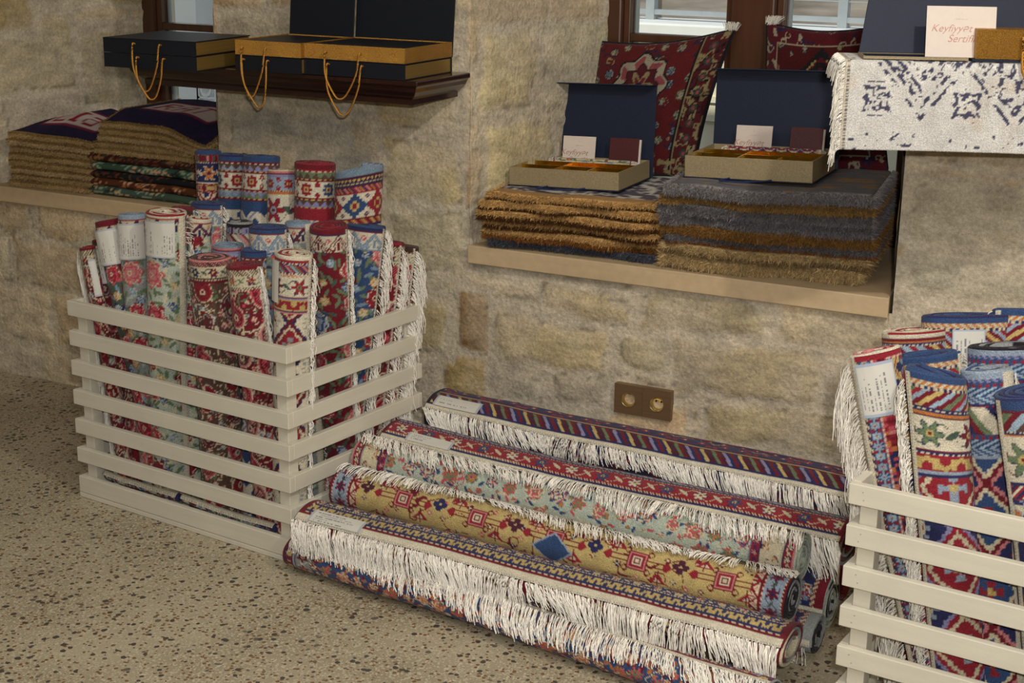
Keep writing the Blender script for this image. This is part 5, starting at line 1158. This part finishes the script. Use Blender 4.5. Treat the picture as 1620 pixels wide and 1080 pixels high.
# ------------------------------------------------ white rug over the right shelf and what stands on it
wa=at(1325,165,1,3.22); th_=math.radians(22); f,b=dirs(22); zt_=1.274; zb_=1.082; o=np.array([-.892,3.215,zb_]); W_=.60
res=.003
prof=[]  # front face up, then over the top
Hf=zt_-zb_
for q in np.arange(0,Hf-.015,res): prof.append((0,q))
for a in np.linspace(0,90,6): prof.append((.015-.015*math.cos(math.radians(a)),Hf-.015+.015*math.sin(math.radians(a))))
for q in np.arange(.02,.17,res*1.5): prof.append((q,Hf))
prof=np.array(prof); sarc=np.concatenate([[0],np.cumsum(np.hypot(*np.diff(prof,axis=0).T))]); xs=np.arange(0,W_,res)
X=np.repeat(xs[:,None],len(prof),1); S_=np.repeat(sarc[None],len(xs),0); Yp=np.repeat(prof[None,:,0],len(xs),0); Zp=np.repeat(prof[None,:,1],len(xs),0)
Yp=Yp+.004*np.sin(X*7)*(1-np.clip(S_/.1,0,1))-.003*(fbm(X*6,S_*6,3,2)-.5); Zp=Zp+.003*(fbm(X*5,S_*3,13,2)-.5)
V=o+X[...,None]*f+Yp[...,None]*b+Zp[...,None]*np.array([0,0,1.])
im=Im(X.shape,H('d8d5d1')); Nv=H('4b4a60'); wear=fbm(X*120,S_*120,41,4); wear2=fbm(X*14,S_*14,43,3)
im.c*=(.94+.1*vn(X*300,S_*20,5))[...,None]; warm=ss(.55,.75,wear2); im.c=mix(im.c,H('cdbfae'),.7*warm)
def ink(m,c=Nv,t=.44): k=m&(wear>t); im.c[k]=c
for cx,cy in ((.072,.112),(.26,.100),(.45,.1),(.63,.11)):
    dx=X-cx;dy=S_-cy; r=np.maximum(np.abs(dx)*.95,np.abs(dy)); a=np.arctan2(dy,dx)
    ink((r<.026+.003*np.cos(8*a))&~((r<.019)&(np.abs(np.sin(a*2+r*160))>.55)),Nv,.38); ink((np.abs(dx)<.022)&(np.abs(np.abs(dy)-.036)<.0012),Nv,.5)
dx=np.abs(X-.165);dy=np.abs(S_-.21)
for w0 in (.045,.066,.09,.112): ink(np.abs(dx+dy*.8-w0)<.005,Nv,.47)
ink((dx+dy<.105)&(fbm(X*80,S_*80,55,3)>.50),Nv,.42); ink((dx<.022)&(dy<.016)&~((dx<.013)&(dy<.010)&(np.sin(X*500)>0)),Nv,.3)
dx=np.abs(X-.36);dy=np.abs(S_-.17); ink((dx+dy<.09)&(fbm(X*80,S_*80,65,3)>.50),Nv,.42)
for w0 in (.07,.095): ink(np.abs(dx+dy*.8-w0)<.005,Nv,.47)
ink((np.abs(S_-.024)<.016)&(fbm(X*90,S_*90,75,2)>.53),Nv,.40); ink((fbm(X*70,S_*90,95,2)>.66),Nv,.42); ink((np.abs(X-.022)<.012)&(fbm(X*55,S_*40,85,2)>.60),Nv,.4)
kk=(X<.010); im.c[kk]=H('cfc5b2'); st_=(np.abs(X-.0075)<.0016)&((S_/.007)%1<.45); im.c[st_]=H('6a6a70')
F=gf(len(xs),len(prof)); a_=V[1,0]-V[0,0];b_=V[0,1]-V[0,0]
if np.cross(a_,b_)@b>0: F=F[:,::-1]
wr=mk('draped_rug',V,F,M_rug,None,im.c.reshape(-1,3),True,o,0,o); tag(wr,'white distressed rug with faded navy motifs folded over the right shelf','rug')
so=wr.modifiers.new('thick','SOLIDIFY'); so.thickness=.007; so.offset=-1
N=420; sv=np.sort(RS.rand(N))*(sarc[-1]); Yr=np.interp(sv,sarc,prof[:,0]);Zr=np.interp(sv,sarc,prof[:,1]); root=o+Yr[:,None]*b+Zr[:,None]*np.array([0,0,1.]); q=np.linspace(0,1,7)
ln=.030*(.7+.6*RS.rand(N)); Pq=root[:,None,:]-f*(ln*.62)[:,None,None]*(1-np.exp(-2.2*q))[None,:,None]-np.array([0,0,1.])*(ln*1.3)[:,None,None]*(q**1.5)[None,:,None]-b*(.004*RS.rand(N,1)*q)[...,None]+RS.randn(N,1,3)*.003*q[None,:,None]
v,fc,cc=tubes(Pq,.0008,FR); mk('fringe',v,fc,M_fringe,wr,cc,False,o)
# stack body under the white rug (further folds of the same rug)
m=MB()
nfold=5; hf=(Hf-.012)/nfold
for k in range(nfold):
    mm=MB(); mm.box(o+b*.010+f*.012+np.array([0,0,.001+k*hf]) if k>=2 else o+b*.2+f*.012+np.array([0,0,.066+.0*k]),f*(W_-.02),b*(.15 if k>=2 else .06),np.array([0,0,hf*.93 if k>=2 else .001]))
    if k>=2: mm.obj('inner_fold',M_card,wr,o,bevel=.006)
# open box with a lid, card and gold box
z=np.array([0,0,1.]); zt2=zt_+.0015
def on_rug(u,back):
    lo,hi=-.2,.9
    for _ in range(50):
        m_=(lo+hi)/2; p=o+f*m_+b*back; d=np.array([p[0],p[1],zt2-HC]); 
        if 810+FPX*(d@_R)/(d@_F)<u: lo=m_
        else: hi=m_
    p=o+f*m_+b*back; return np.array([p[0],p[1],zt2])
ruo=o
og=on_rug(1366,.008); wt=np.linalg.norm(on_rug(1532,.008)-og); wl=np.linalg.norm(on_rug(1690,.008)-og)
root=empty('gift_box',og,'navy lidded open gift box on the white rug, upper right','box')
m=MB(); m.box(og,f*wt,b*.004,z*.006); m.box(og+b*.096,f*wt,b*.004,z*.006); m.box(og+b*.004,f*.004,b*.092,z*.006); m.box(og+f*(wt-.004)+b*.004,f*.004,b*.092,z*.006); m.box(og+f*.004+b*.004,f*(wt-.008),b*.092,z*.001); m.obj('tray',M_kraft,root,og)
m=MB(); m.box(og+f*.0045+b*.0045+z*.0012,f*(wt-.009),b*.066,z*.004); m.obj('navy_insert',M_navy,root,og)
l=math.radians(14); up=z*math.cos(l)+b*math.sin(l)+f*.14; m=MB(); m.box(og+b*.088+z*.0062,f*wl,b*.004,up*.24); m.obj('lid',M_navy,root,og,bevel=.0008)
cq=on_rug(1463,.024); wc=np.linalg.norm(on_rug(1573,.024)-cq)
card('large white certificate card standing on the white rug in the upper right',cq+z*.0055,f,b,wc,.108,math.radians(14))
og=on_rug(1538,.004); root=empty('gift_box',og,'gold glitter gift box with a gold cord, on the white rug at the right edge','box')
m=MB(); m.box(og,f*.276,b*.074,z*.0042); m.obj('base_board',M_navy,root,og)
m=MB(); m.box(og+z*.0045+f*.006+b*.002,f*.26,b*.070,z*.062); m.obj('box_body',M_gold,root,og,bevel=.001)
loop(og+f*.098+z*.048,.11,.135,f,b,M_cord,GC,root,og=og,r=.0036)
